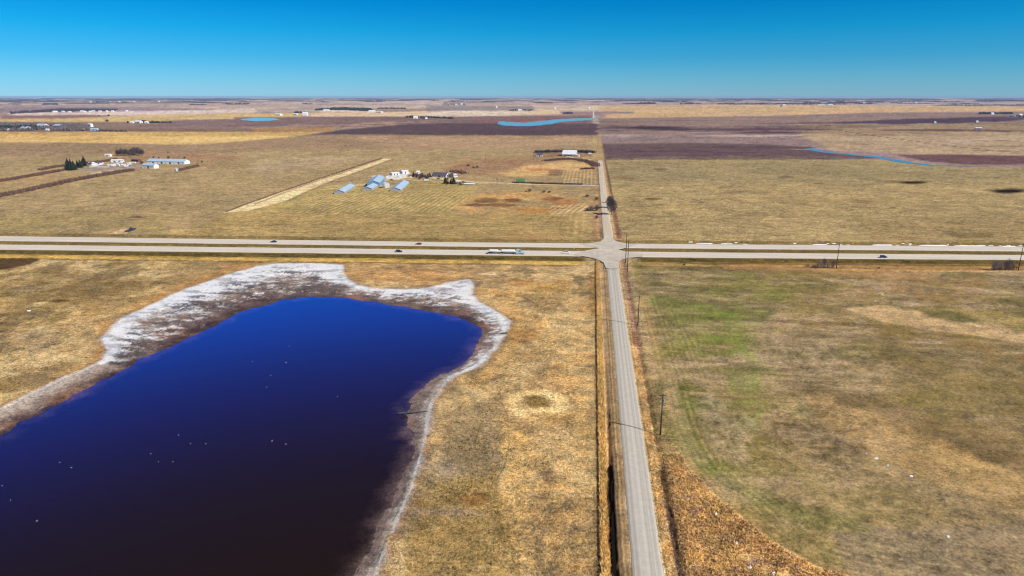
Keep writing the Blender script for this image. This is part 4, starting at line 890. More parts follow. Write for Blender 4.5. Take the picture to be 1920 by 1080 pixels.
for k in range(22):
    tree_thing('bare', random.uniform(777, 805), random.uniform(331, 338), random.uniform(4, 8), label='bare tree in the yard left of the dark roofed farmhouse', group='bare trees of the central farmyard', wide=1.3, var=k)
for k in range(16):
    u = random.uniform(836, 884); tree_thing('shrub', u, 340+(u-836)*.1+random.uniform(-2, 5), random.uniform(2.5, 6), label='bare shrub in the tangle right of the farm spruces', group='shrubs right of the central farm', wide=1.2, var=k)
for k, (u, v, hp, w_, lb) in enumerate([(878, 312, 4.5, 1.6, 'left one of the three dark bushes above the central farm'), (888, 315.5, 4, 1.6, 'lowest of the three dark bushes above the central farm'), (895, 314.5, 4, 1.4, 'right one of the three dark bushes above the central farm'),
        (993, 359, 6, 1.2, 'round dark bush below the drive, left of a wider one'), (986, 359, 2.5, 2, 'flat low bush touching the round bush below the drive'), (1020, 360.5, 5, 1.5, 'left half of the wide dark bush below the drive'), (1030, 361, 4, 1.8, 'right half of the wide dark bush below the drive'),
        (1101, 369, 5, 1.4, 'red brown bush above the curved ridges west of the road'), (1118.5, 375, 7, 1.0, 'upper round bush on the west verge of the road'), (1108, 395, 9, 1.5, 'large loose bush west of the road opposite the big tree'), (1101, 395, 5, 1.6, 'flat bush at the left of the loose verge bush'),
        (1119, 395, 12, .8, 'narrow bush on the west verge opposite the big tree'), (1119, 409.5, 7, .9, 'lowest bush on the west verge above the junction'), (1283, 497.3, 4, 1.3, 'small dark bush on the highway verge right of the junction'), (1648, 503.5, 2.5, 1.5, 'tiny bush on the highway verge between the two thickets')]):
    tree_thing('willow' if k in (7, 12) else 'shrub', u, v, hp, label=lb, wide=w_*1.15, var=k)
tree_thing('bare', 1146.5, 402.5, 31, label='largest bare tree leaning over the gravel road north of the junction', wide=.95)
tree_thing('bare', 1143.5, 390, 24, label='middle bare tree behind the largest one on the gravel road', wide=.95, var=1)
tree_thing('bare', 1142, 381, 14, label='farthest and smallest of the three trees by the gravel road', wide=.8, var=2)
for k in range(15):
    u = 1511+k*3.7+random.uniform(-1.5, 1.5); tree_thing('thicket', u, 502.5+random.uniform(-1, .6), random.choice([17, 7, 13, 9, 15, 6]) if k > 4 else random.uniform(4, 9), label='leafless shrub in the thicket left of the highway power pole', group='left thicket on the highway verge', wide=.7, var=k)
for k in range(14):
    u = 1864+k*3.1+random.uniform(-1.5, 1.5); tree_thing('thicket', u, 507+random.uniform(-1.2, .8), random.choice([18, 8, 14, 10, 16, 7]), label='leafless shrub in the thicket at the right frame edge', group='right thicket on the highway verge', wide=.75, var=k+1)
for (u, v, hp, lb) in [(201, 229.5, 5, 'lone bare tree above the left gold field edge'), (204, 219, 4, 'lone dark tree on the brown strip beyond the gold field'), (186, 218.5, 2.5, 'small tree left of the lone dark tree'), (1277, 196.8, 3.5, 'dark pair of trees on the edge of the right gold field')]:
    tree_thing('bare', u, v, hp, label=lb, wide=1.6)

# ------------------------------------------------------------------ buildings
print('buildings...')
def gable(name, label, A, B, W, eave, ridge, wall='white', roof='roofmetal', doors=2, wins=0, cat='barn', group=None, big=False, hip=False, deep=None):
    """front wall runs between the base pixels A and B, the body reaches W metres away from the camera"""
    a = Vector((*at(*A), 0)); b = Vector((*at(*B), 0)); L_ = (b-a).length; rz = math.atan2(b.y-a.y, b.x-a.x)
    o = empty(name, a.to_tuple(), rz); tag(o, label, cat, group)
    ov = min(.5, W*.05)
    MB().prism([(0, -.5), (W, -.5), (W, eave), (W/2, ridge-.12), (0, eave)], 0, L_).mesh()
    w_ = MB(); w_.add([(x, y, z) for x in (0, L_) for (y, z) in ((0, -.5), (W, -.5), (W, eave), (W/2, ridge-.15), (0, eave))], [(0, 1, 2, 3, 4), (9, 8, 7, 6, 5), (0, 5, 6, 1), (1, 6, 7, 2), (2, 7, 8, 3), (3, 8, 9, 4), (4, 9, 5, 0)])
    w_.build('wall', M[wall], o)
    hx = W*.45 if hip else 0
    sl = (ridge-eave)/(W/2); r = MB(); e0 = eave-sl*ov
    r.add([(-ov, -ov, e0+.04), (L_+ov, -ov, e0+.04), (L_+ov-hx, W/2, ridge), (-ov+hx, W/2, ridge), (-ov, W+ov, e0+.04), (L_+ov, W+ov, e0+.04),
           (-ov, -ov, e0-.1), (L_+ov, -ov, e0-.1), (-ov, W+ov, e0-.1), (L_+ov, W+ov, e0-.1), (-ov+hx, W/2, ridge-.13), (L_+ov-hx, W/2, ridge-.13)],
          [(0, 1, 2, 3), (3, 2, 5, 4), (0, 6, 7, 1), (4, 5, 9, 8), (0, 3, 10, 6), (3, 4, 8, 10), (1, 7, 11, 2), (2, 11, 9, 5), (6, 10, 11, 7), (10, 8, 9, 11)])
    if hip: r.add([(-ov, -ov, e0), (-ov, W+ov, e0), (-ov+hx, W/2, ridge), (L_+ov, -ov, e0), (L_+ov, W+ov, e0), (L_+ov-hx, W/2, ridge)], [(0, 2, 1), (3, 4, 5)])
    ro = r.build('roof', M[roof], o)
    if L_ > 20 and not hip:
        n = max(2, int(L_/12))
        for k in range(n):
            x = L_*(k+.5)/n; MB().cyl((x, W/2, ridge-.1), (x, W/2, ridge+.7), .35, .25, 8).build('roof_vent', M['grey'], ro)
    for k in range(doors):
        x = L_*(k+.7)/(doors+.4)-1.2; hh = min(eave*.8, 3.6); dw_ = min(3.2, L_*.2)
        d = MB().box(x, x+dw_, -.08, .02, 0, hh).build('door', M['door'], o)
    for k in range(wins):
        x = L_*(k+.5)/wins-.6; f = MB().box(x-.1, x+1.3, -.06, .02, 1.0, 2.3).build('window', M['white'] if wall != 'white' else M['grey'], o); MB().box(x, x+1.2, -.09, -.05, 1.1, 2.2).build('pane', M['glass'], f)
    if big:
        MB().box(L_*.12, L_*.7, -.1, .02, 0, eave*.75).build('door_opening', M['door'], o)
    return o
def gable_axis(name, label, p0, p1, W, eave, ridge, **k):
    """long building seen end on: p0 near end, p1 far end of its centre line"""
    a = Vector(at(*p0)); b = Vector(at(*p1)); d = (b-a); n = Vector((d.y, -d.x)).normalized()*W/2
    A2 = b-n*-1; 
    # front wall = right-hand long side, running from the far end to the near end, body reaching left
    s0 = a+n; s1 = b+n
    def px(q): u, v = proj(np.array([q.x]), np.array([q.y])); return float(u[0]), float(v[0])
    return gable(name, label, px(s0), px(s1), W, eave, ridge, **k)
gable('long_barn', 'very long white barn with blue grey roof at the left farm', (276, 307), (346, 308.3), 15, 4.6, 8, doors=4, wins=9, cat='barn')
gable('small_barn', 'short white barn with blue grey roof in front of the long one', (266.5, 315.5), (289, 316.3), 10, 5.2, 7.8, doors=1, wins=2)
gable('farm_shed', 'low dark red brown shed between the campers and the long barn', (246, 302.5), (259, 303.5), 6, 3, 4.2, wall='redbrown', roof='darkroof', doors=1, cat='shed')
gable('farmhouse', 'white bungalow with dark roof behind the left garden wall', (164, 309.5), (172, 309.7), 9, 3, 5.2, roof='darkroof', wins=2, doors=1, cat='house', hip=True)
gable('farm_shed', 'white shed with dark roof next to the left bungalow', (178, 308.5), (192, 308.2), 7, 3, 4.6, roof='darkroof', doors=1, cat='shed')
gable('farm_shed', 'lone white shed on the pasture above the camper yard', (196, 293.5), (206, 293.7), 6, 3.4, 5, roof='palemetal', doors=1, cat='shed')
gable('machine_shed', 'pale roofed machine shed at the back of the camper yard', (208, 304.6), (230, 304.2), 10, 3.4, 5, roof='palemetal', doors=2, cat='shed')
gable_axis('livestock_barn', 'leftmost of the long pale metal roofed barns at the central farm', (636, 364), (657, 351.5), 12, 2.6, 5.2, wall='grey', roof='roofmetal', doors=0, wins=0)
gable_axis('livestock_barn', 'shorter metal roofed barn in front of the blue one', (688, 357.5), (700, 350.5), 12, 2.6, 5, wall='grey', roof='roofmetal', doors=0)
gable_axis('livestock_barn', 'rightmost long pale metal roofed barn at the central farm', (741, 359.5), (758, 345), 13, 2.6, 5.4, wall='grey', roof='roofmetal', doors=0)
gable_axis('machine_shed', 'tall blue shed with blue roof in the middle of the central farm', (700, 350), (711, 339), 15, 5, 8, wall='bluewall', roof='roofmetal', doors=2, cat='shed')
gable('farm_shed', 'white shed at the top of the gravel yard of the central farm', (755, 326), (766, 325.2), 9, 3.4, 5, roof='palemetal', doors=1, cat='shed')
gable('farm_shed', 'small white shed in the trees right of the gravel yard', (781, 326.2), (787, 326.2), 6, 3, 4.6, roof='palemetal', doors=1, cat='shed')
gable('farmhouse', 'long white farmhouse with a dark roof at the central farm', (810, 332), (836, 333), 12, 3, 6.5, roof='darkroof', wins=6, doors=1, cat='house')
gable('farmhouse', 'smaller house with dark roof right of the long farmhouse', (838, 332.5), (850, 333.5), 10, 3, 6, wall='cream', roof='darkroof', wins=3, doors=1, cat='house', hip=True)
gable('open_shed', 'flat pale shed right of the shrubs at the central farm', (870, 347.3), (889, 347.6), 8, 1.6, 2.4, wall='grey', roof='palemetal', doors=0, cat='shed')
gable('silver_barn', 'big barn with a silver white roof where the road ends', (1054, 292.6), (1080, 293), 30, 3.6, 10.5, wall='grey', roof='palemetal', doors=0, big=True)
gable('farm_shed', 'white lean shed at the right corner of the silver barn', (1079, 293.4), (1085, 293.6), 6, 2.6, 3.6, roof='palemetal', doors=1, cat='shed')
gable('farmhouse', 'dark house at the left end of the belt behind the silver barn', (1006, 293.5), (1017, 293.6), 10, 4, 7, wall='cream', roof='darkroof', wins=3, doors=1, cat='house')
FAR = [('farmhouse', 'white house low at the left frame edge below the evergreens', (13, 244.6), (21, 244.7), 10, 3, 6, 'white', 'palemetal'),
 ('barn', 'white barn in the bare wood, left one of two', (38, 244), (51, 244.2), 18, 7, 12, 'white', 'roofmetal'),
 ('barn', 'large pale blue roofed barn in the bare wood', (68, 239.3), (83, 239.5), 20, 8, 14, 'white', 'roofmetal'),
 ('barn', 'blue grey barn among the trees right of the pale roofed barn', (100, 239), (111, 239.2), 20, 7, 12, 'bluewall', 'roofmetal'),
 ('farmhouse', 'small white building below the wood at far left', (85, 244.6), (91, 244.6), 9, 3, 6, 'white', 'palemetal'),
 ('grain_elevator', 'tall white building at the right end of the bare wood', (164.5, 238), (170, 238.3), 10, 10, 14, 'white', 'palemetal'),
 ('machine_shed', 'low pale blue shed at the right end of the bare wood', (169, 245), (182, 245), 14, 5, 8, 'palblue', 'roofmetal'),
 ('barn', 'white barn right of centre in the farm above the left gold field', (252, 230.8), (262, 231), 16, 6, 12, 'white', 'palemetal'),
 ('barn', 'small white barn at the left of the farm above the gold field', (243, 231), (249, 231), 12, 4, 8, 'white', 'palemetal'),
 ('barn', 'dark red barn between white ones above the left gold field', (263, 230.6), (270, 230.8), 14, 8, 13, 'redbrown', 'darkroof'),
 ('barn', 'rightmost white barn of the farm above the left gold field', (271, 231.2), (277, 231.2), 12, 5, 9, 'white', 'palemetal'),
 ('barn', 'white barn of the farmstead beyond the left pond', (515, 216.3), (525, 216.5), 20, 6, 12, 'white', 'palemetal'),
 ('barn', 'pale blue white barn right of the farmstead beyond the left pond', (567, 217), (576, 217), 25, 14, 22, 'white', 'palemetal'),
 ('farmhouse', 'cream house between the barns beyond the left pond', (549, 215.3), (556, 215.4), 15, 5, 10, 'cream', 'palemetal'),
 ('long_barn', 'long white barns right of the dark middle wood', (691, 211), (703, 211), 30, 8, 16, 'white', 'palemetal'),
 ('long_barn', 'lower cream barn next to the white ones by the dark wood', (704, 211), (714, 211.2), 25, 6, 11, 'cream', 'palemetal'),
 ('barn', 'white shed in the left part of the dark middle wood', (606, 208), (617, 208), 25, 6, 12, 'white', 'palemetal'),
 ('farmhouse', 'grey white house under two dark trees left of the far lake', (775, 223), (783, 223), 20, 7, 14, 'white', 'palemetal'),
 ('farmhouse', 'house at the right of the small farm left of the far lake', (790, 223), (797, 223.2), 18, 6, 12, 'cream', 'darkroof'),
 ('barn', 'bright white shed in the skyline farmstead left of centre', (864, 197), (867.5, 197), 20, 12, 22, 'white', 'palemetal'),
 ('barn', 'pale shed at the left of the skyline farmstead', (853, 197), (857, 197), 20, 8, 14, 'white', 'palemetal'),
 ('barn', 'white barn between the clumps above the far lake', (972, 208.2), (978, 208.2), 25, 7, 14, 'white', 'palemetal'),
 ('long_barn', 'lone long white barn on the brown field at right', (1829, 243), (1841, 243.2), 14, 5, 8, 'white', 'palemetal'),
 ('grain_bin_shed', 'small white shed above the lone long barn at right', (1830.5, 230.3), (1834.5, 230.3), 8, 6, 9, 'white', 'palemetal'),
 ('grain_bin_shed', 'small pale shed on the edge of the dark field at right', (1752, 231.6), (1755.5, 231.6), 8, 5, 8, 'cream', 'palemetal'),
 ('farmhouse', 'white house in front of the black evergreen row', (1859, 215.3), (1864, 215.3), 14, 8, 14, 'white', 'palemetal'),
 ('machine_shed', 'grey blue shed left of the white one on the right frame edge', (1892, 218.3), (1903, 218.6), 16, 5, 9, 'palblue', 'roofmetal'),
 ('barn', 'white arched shed on the right frame edge', (1912, 218.2), (1917, 218.2), 16, 8, 14, 'white', 'palemetal'),
 ('grain_elevator', 'dark blue tower on the gold field at right', (1463.5, 200.5), (1466.5, 200.5), 12, 14, 20, 'bluewall', 'darkroof'),
 ('barn', 'white shed left of the blue tower on the gold field edge', (1468, 198), (1473, 198), 20, 9, 16, 'white', 'palemetal'),
 ('barn', 'pale shed in the dark belt above the right gold field', (1552, 197.6), (1562, 197.6), 25, 9, 15, 'palblue', 'palemetal'),
 ('barn', 'longer pale shed in the dark belt above the right gold field', (1533, 197.8), (1547, 197.8), 25, 7, 12, 'cream', 'palemetal'),
 ('barn', 'white shed at the right end of the dark belt', (1619, 195), (1623, 195), 25, 12, 20, 'white', 'palemetal')]
for nm, lb, A, B, W, ev, rg, wl, rf in FAR:
    gable(nm, lb, A, B, W, ev, rg, wall=wl, roof=rf, doors=1, wins=2, cat='house' if 'house' in nm else ('tower' if 'elevator' in nm else 'barn'))
for k, u in enumerate([98, 101, 115, 127, 150, 155, 166, 172, 184, 198, 235, 208]):
    v = 211-(u-98)*.018+random.uniform(-.6, .6); gable('farmhouse', 'white roofed house in the long grey tree belt at far left', (u, v), (u+random.uniform(2.5, 5), v), 18, 5, random.uniform(8, 12), roof='palemetal', doors=0, cat='house', group='houses in the far left tree belt')
for k, (u, v) in enumerate([(205, 192), (222, 191.8), (168, 192), (250, 191.5), (296, 191.5), (1700, 193.4), (1716, 193.2), (1735, 190.5), (1104, 205), (930, 203), (1040, 206)]):
    gable('farmhouse', 'tiny white farm building far out near the skyline', (u, v), (u+2.6, v), 30, 9, 20, roof='palemetal', doors=0, cat='house', group='scattered white buildings near the skyline')

# round grain bin
def bin_(label, u, v, r, h, mat='steel'):
    x, y = at(u, v); o = empty('grain_bin', (x, y, 0)); tag(o, label, 'grain bin')
    w_ = MB().cyl((0, 0, -.3), (0, 0, h), r, r, 20).build('wall', M[mat], o)
    for k in range(int(h/.9)): MB().cyl((0, 0, .6+k*.9), (0, 0, .68+k*.9), r+.04, r+.04, 20, False).build('hoop', M['grey'], w_)
    ro = MB().cyl((0, 0, h), (0, 0, h+r*.55), r+.15, .4, 20).build('roof', M['roofmetal'], o); MB().cyl((0, 0, h+r*.5), (0, 0, h+r*.75), .4, .3, 8).build('cap', M['grey'], ro)
    MB().box(-.5, .5, -r-.08, -r+.1, .2, 2.1).build('door', M['door'], o)
bin_('squat silver tank at the left end of the short separate hedge', 331, 320.6, 2.6, 3.6)
bin_('steel grain bin beside the blue shed of the central farm', 722, 352, 3.2, 5.5)
bin_('smaller steel grain bin right of the other at the blue shed', 727, 351, 2.4, 4.5)
gable('farm_shed', 'tiny cream shed between the gravel yard and the drive', (767, 332.5), (772, 332.5), 4, 2.4, 3.4, wall='cream', roof='darkroof', doors=1, cat='shed')
gable('machine_shed', 'low pale shed on the left part of the central gravel yard', (736, 329.5), (749, 328.5), 9, 3.2, 4.6, roof='palemetal', doors=2, cat='shed')
gable('farm_shed', 'grey lean shed beside the spruces of the central farm', (856, 343.5), (862, 343.5), 5, 2.4, 3.4, wall='grey', roof='palemetal', doors=1, cat='shed')
# garden wall of the left farm
def lowwall(label, pts, h=1.5):
    o = empty('garden_wall', (*at(*pts[0]), 0)); tag(o, label, 'wall'); x0, y0 = at(*pts[0])
    P = [Vector((*at(*p), 0))-Vector((x0, y0, 0)) for p in pts]
    for a, b in zip(P, P[1:]):
        n = max(1, int((b-a).length/3)); d = (b-a)/n; s_ = Vector((-d.y, d.x, 0)).normalized()*.08
        for k in range(n):
            p = a+d*k; q_ = a+d*(k+.96); MB().add([p-s_, q_-s_, q_+s_, p+s_]+[w_+Vector((0, 0, h)) for w_ in (p-s_, q_-s_, q_+s_, p+s_)], [(3, 2, 1, 0), (4, 5, 6, 7), (0, 1, 5, 4), (1, 2, 6, 5), (2, 3, 7, 6), (3, 0, 4, 7)]).build('panel', M['white'], o)
lowwall('low white panel wall round the left farm garden, with a sharp corner', [(205, 314), (168, 313.6), (180, 311), (192, 308.8)], 1.7)

# ------------------------------------------------------------------ vehicles
print('vehicles...')
def wheel(parent, x, y, z, r, w_=.24):
    o = bpy.data.objects.new('wheel', bank(('tyre', r, w_), lambda: MB().cyl((0, -w_/2, 0), (0, w_/2, 0), r, r, 14).mesh('wheel'))); col.objects.link(o); o.parent = parent; o.location = (x, y, z)
    if not o.data.materials: o.data.materials.append(M['tyre'])
    rim = bpy.data.objects.new('rim', bank(('rim', r, w_), lambda: MB().cyl((0, -w_/2-.01, 0), (0, w_/2+.01, 0), r*.6, r*.6, 10).mesh('rim'))); col.objects.link(rim); rim.parent = o
    if not rim.data.materials: rim.data.materials.append(M['steel'])
def car(label, u, v, paint, kind='sedan', right=True, cat='car', zr=.42):
    x, y = at(u, v, zr); L1 = NB if v > 466 else FT
    ang = math.atan2(yl(L1, x+30)-yl(L1, x-30), 60)+(0 if right else math.pi)
    o = empty({'sedan': 'car', 'suv': 'car', 'pickup': 'pickup_truck', 'camper': 'camper'}[kind], (x, y, zr-.03 if v > 440 and v < 500 else gz(x, y)), ang); tag(o, label, cat)
    hood = {'sedan': .95, 'suv': 1.1, 'pickup': 1.15}[kind]; L_ = {'sedan': 4.7, 'suv': 4.8, 'pickup': 5.8}[kind]; top = {'sedan': 1.45, 'suv': 1.75, 'pickup': 1.85}[kind]; W = .93
    x0 = -L_/2; x1 = L_/2
    if kind == 'pickup': body = [(x0, .45), (x0, 1.15), (-.75, 1.15), (.9, 1.15), (1.3, 1.12), (x1-.15, 1.02), (x1, .85), (x1, .4)]
    else: body = [(x0, .4), (x0+.02, hood), (x0+.5, hood+.05), (1.0, hood), (x1-.3, hood-.18), (x1, .65), (x1, .35)]
    b = MB().prism(body, -W, W, lambda z: .06 if z > .8 else 0).build('body', M[paint], o)
    if kind == 'sedan': gl = [(x0+.45, hood), (x0+1.2, top-.03), (.35, top-.03), (1.25, hood)]
    elif kind == 'suv': gl = [(x0+.08, hood), (x0+.35, top-.05), (.45, top-.05), (1.3, hood)]
    else: gl = [(-.8, 1.1), (-.7, top-.05), (.7, top-.05), (1.45, 1.1)]
    MB().prism(gl, -W+.1, W-.1, lambda z: .0 if z < 1.3 else .12).build('windows', M['glass'], o)
    rx0, rx1 = gl[1][0]-.03, gl[2][0]+.05
    MB().box(rx0, rx1, -W+.18, W-.18, top-.06, top, .03).build('roof', M[paint], o)
    for s in (-1, 1):
        for xx in (x0+.95, x1-.95): wheel(o, xx, s*(W-.1), .34, .34)
        MB().box(x1-.06, x1+.02, s*.62-.18, s*.62+.18, .62, .76).build('headlight', M['white'], b)
        MB().box(x0-.02, x0+.05, s*.66-.14, s*.66+.14, .7, .88).build('tail_light', M['red'], b)
        MB().box(.95, 1.1, s*(W+.09)-.07, s*(W+.09)+.07, 1.0, 1.16).build('mirror', M[paint], o)
    if kind == 'pickup':
        MB().box(x0+.1, -.9, -W+.12, W-.12, 1.12, 1.155).build('bed', M['chassis'], o)
    return o
car('black car heading left on the far carriageway', 513, 454.2, 'black', 'sedan', False)
car('dark red car heading left on the far carriageway', 785, 458.4, 'red', 'sedan', False)
car('black sport utility car on the near carriageway left of the tanker', 748, 472.6, 'black', 'suv', True)
car('white pickup truck approaching the junction ahead of the tanker', 1061, 474.9, 'white', 'pickup', True, 'pickup truck')
car('dark blue car on the near carriageway at right, between the thickets', 1656.5, 483, 'navy', 'suv', True)
# tanker road train
x, y = at(949, 476, .42); an = math.atan2(yl(NB, x+30)-yl(NB, x-30), 60)
o = empty('tanker_truck', (x, y, .39), an); tag(o, 'long white tanker truck with two tanks on the near carriageway', 'tanker truck')
def tank(name, xa, xb, zc, r, parent):
    m = MB(); n = 18; secs = [(xa, .3), (xa+.12, .75), (xa+.35, .97), (xa+.6, 1), (xb-.6, 1), (xb-.35, .97), (xb-.12, .75), (xb, .3)]
    vs = []
    for xx, k in secs: vs += [(xx, math.cos(2*math.pi*j/n)*r*1.12*k, zc+math.sin(2*math.pi*j/n)*r*k) for j in range(n)]
    fs = [(s*n+j, s*n+(j+1) % n, (s+1)*n+(j+1) % n, (s+1)*n+j) for s in range(len(secs)-1) for j in range(n)]+[tuple(range(n-1, -1, -1)), tuple(range((len(secs)-1)*n, len(secs)*n))]
    m.add(vs, fs); t_ = m.build(name, M['white'], parent, True)
    for k in range(3): xx = xa+(xb-xa)*(k+.5)/3; MB().cyl((xx, 0, zc+r-.05), (xx, 0, zc+r+.18), .32, .28, 10).build('hatch', M['grey'], t_)
    for k in range(4): xx = xa+.8+(xb-xa-1.6)*k/3; MB().cyl((xx, 0, zc), (xx+.08, 0, zc), r*1.06, r*1.06, 18, False)
    MB().box(xa+.5, xb-.5, -.25, .25, zc+r+.0, zc+r+.06).build('walkway', M['steel'], t_)
    return t_
tank('tank', -13.2+.8, -5.6, 2.25, 1.02, o); tank('tank', -3.6, 6.4, 2.25, 1.08, o)
MB().box(-13.6, -5.2, -.5, .5, .85, 1.2).build('trailer_frame', M['chassis'], o); MB().box(-5.2, 6.6, -.5, .5, .85, 1.2).build('trailer_frame', M['chassis'], o); MB().box(6.2, 13.2, -.45, .45, .65, .98).build('chassis', M['chassis'], o)
MB().box(-13.7, -13.5, -1.2, 1.2, .45, .7).build('bumper', M['chassis'], o)
MB().box(7.3, 9.3, -1.2, 1.2, 1.0, 3.5, .12, .06).build('sleeper', M['palblue'], o)
c_ = MB().prism([(9.3, 1.0), (9.3, 3.15), (10.3, 3.1), (10.9, 2.2), (10.9, 1.0)], -1.15, 1.15).build('cab', M['palblue'], o)
MB().add([(10.34, -1.0, 3.0), (10.34, 1.0, 3.0), (10.88, 1.02, 2.24), (10.88, -1.02, 2.24), (10.38, -1.0, 3.02), (10.38, 1.0, 3.02), (10.93, 1.02, 2.26), (10.93, -1.02, 2.26)], [(0, 1, 2, 3), (4, 7, 6, 5), (0, 4, 5, 1), (1, 5, 6, 2), (2, 6, 7, 3), (3, 7, 4, 0)]).build('windscreen', M['glass'], c_)
for s in (-1, 1): MB().box(9.5, 10.4, s*1.16-.02, s*1.16+.02, 2.0, 2.75).build('side_window', M['glass'], c_)
MB().prism([(10.92, .9), (10.92, 2.1), (12.9, 1.85), (13.15, 1.6), (13.15, .8)], -.85, .85).build('hood', M['palblue'], o)
MB().box(13.16, 13.24, -.6, .6, .95, 1.65).build('grille', M['steel'], o); MB().box(13.1, 13.45, -1.15, 1.15, .45, .8).build('bumper', M['steel'], o)
for s in (-1, 1):
    MB().cyl((9.15, s*1.22, 1.0), (9.15, s*1.22, 4.0), .09, .09, 8).build('exhaust_stack', M['steel'], o)
    MB().cyl((7.6, s*1.0, .95), (9.6, s*1.0, .95), .33, .33, 12).build('fuel_tank', M['steel'], o)
    MB().box(11.3, 12.9, s*1.05-.2, s*1.05+.2, 1.02, 1.15).build('fender', M['palblue'], o)
    for xx in (-12.4, -11.2, -10.0, -4.2, -3.0, -1.8, 6.4, 7.7): wheel(o, xx, s*.98, .52, .52, .5)
    wheel(o, 12.1, s*1.05, .52, .52, .32)
# campers and parked vehicles of the left farm
CP = [(218, 309.3, 8, .1, 'largest white camper in the back row of the yard'), (226, 306.8, 7, .2, 'white camper parked behind the largest one'), (232, 310.5, 7, .5, 'white camper right of the largest one'), (241, 307.2, 7, .0, 'white camper at the top right of the yard'),
      (206, 311, 6.5, .3, 'white camper at the end of the garden wall'), (213, 311.6, 6.5, .8, 'slanted white camper right of the garden wall'), (243, 309.8, 6, .3, 'white van parked at the right end of the yard'), (237, 313, 6.5, .4, 'white camper nearest to the short barn'), (222, 311.6, 6, -.2, 'front white camper in the middle of the yard')]
def camper(label, u, v, L_, rz, name='camper', cat='camper', h=2.9, mt='white'):
    x, y = at(u, v); o = empty(name, (x, y, gz(x, y)), rz); tag(o, label, cat)
    MB().prism([(-L_/2, .6), (-L_/2, h-.15), (-L_/2+.3, h), (L_/2-.8, h), (L_/2, h-.9), (L_/2-.3, .6)], -1.2, 1.2).build('body', M[mt], o)
    for k in range(3): MB().box(-L_/2+.8+k*1.9, -L_/2+1.7+k*1.9, -1.23, -1.19, 1.5, 2.1).build('window', M['glass'], o)
    MB().box(L_/2-2.1, L_/2-1.5, -1.24, -1.19, .7, 2.2).build('door', M['grey'], o)
    for s in (-1, 1):
        for xx in (-.5, .4): wheel(o, xx, s*1.05, .33, .33)
    MB().cyl((L_/2-.3, 0, .6), (L_/2+1.0, 0, .5), .05, .05, 6).build('tow_bar', M['chassis'], o)
for u, v, L_, rz, lb in CP: camper(lb, u, v, L_, rz)
camper('small white trailer at the left edge of the central gravel yard', 727, 334.2, 5, .3)
camper('white trailer parked on grass above the blue shed', 702, 333.8, 7, .1)
camper('white trailer parked right of the silver barn', 1106, 289.3, 7, .2)
car('dark pickup parked at the foot of the central gravel yard', 734, 338.5, 'black', 'pickup', True, 'pickup truck', 0)
car('white pickup parked in the central gravel yard', 746, 333.5, 'white', 'pickup', False, 'pickup truck', 0)
car('dark car parked in front of the long dark roofed farmhouse', 822, 336, 'navy', 'sedan', True, 'car', 0)
camper('white trailer parked left of the spruces of the central farm', 800, 340.5, 6, .2)
camper('long white trailer behind the campers of the left yard', 250, 306.8, 9, .1)
# green wagon by the drive
x, y = at(978, 341.4); o = empty('green_wagon', (x, y, gz(x, y)), .02); tag(o, 'bright green slatted wagon standing beside the farm drive', 'wagon')
MB().box(-7, 7, -2.2, 2.2, .7, .95).build('floor', M['green'], o)
for k in range(9):
    xx = -6.8+k*1.7
    for s in (-1, 1): MB().box(xx-.1, xx+.1, s*2.15-.06, s*2.15+.06, .95, 3.9).build('post', M['green'], o)
for s in (-1, 1):
    for zz in (1.2, 1.75, 2.3, 2.85, 3.4): MB().box(-7, 4.2, s*2.24-.03, s*2.24+.03, zz-.17, zz+.17).build('slat', M['green'], o)
MB().box(-7, 7, -2.3, 2.3, 3.9, 4.0).build('roof', M['green'], o)
for xx in (4.6, 5.6, 6.5): MB().box(xx, xx+.4, -2.3, -2.22, 1.0, 3.8).build('white_panel', M['white'], o)
for s in (-1, 1):
    for xx in (-5, -3.6, 4.6): wheel(o, xx, s*1.9, .5, .5, .35)

# ------------------------------------------------------------------ poles, wires, signs
print('poles...')
def power_pole(label, x, y, h, rot=0, trafo=False, arms=1):
    o = empty('power_pole', (x, y, gz(x, y)), rot); tag(o, label, 'power pole', 'wooden power poles')
    MB().cyl((0, 0, -.8), (0, 0, h), .27, .18, 10).build('pole', M['pole'], o, True)
    for a in range(arms):
        z = h-.7-a*1.2; ca_ = MB().box(-1.35, 1.35, .15, .27, z-.07, z+.07).build('crossarm', M['pole'], o)
        for xx in (-1.2, -.5, 1.2): MB().cyl((xx, .21, z+.07), (xx, .21, z+.32), .06, .04, 8).build('insulator', M['insulator'], ca_)
        for s in (-1, 1): MB().cyl((s*.7, .2, z-.05), (s*.05, .2, z-.7), .025, .025, 5).build('brace', M['grey'], ca_)
    if trafo: MB().cyl((.45, 0, h-2.9), (.45, 0, h-1.8), .27, .27, 12).build('transformer', M['grey'], o)
    return (x, y, gz(x, y)+h-.4)
tops = []
for lb, x, y, h, tr in [('power pole nearest the camera, below the frame', 26.3, 98, 15, False), ('near power pole beside the gravel road, with a small transformer', 26.1, 212.9, 15.0, True), ('second power pole up the gravel road, at the field edge', 25.7, 327.8, 15.6, False),
                     ('tall power pole south of the highway at the junction corner', 25.6, 435.9, 21, False), ('tall power pole just behind its twin at the junction corner', 25.7, 462.7, 20.5, False)]:
    tops.append(power_pole(lb, x, y, h, 0, tr, 2 if h > 18 else 1))
tops2 = [tops[3]]
for lb, u, v, h in [('highway power pole standing at the left thicket', 1568, 503.5, 17.5), ('highway power pole at the right frame edge', 1909, 508, 18)]:
    x, y = at(u, v); tops2.append(power_pole(lb, x, y, h, math.pi/2, False))
x, y = tops2[-1][0]+115, tops2[-1][1]+6; tops2.append((x, y, 17.5))
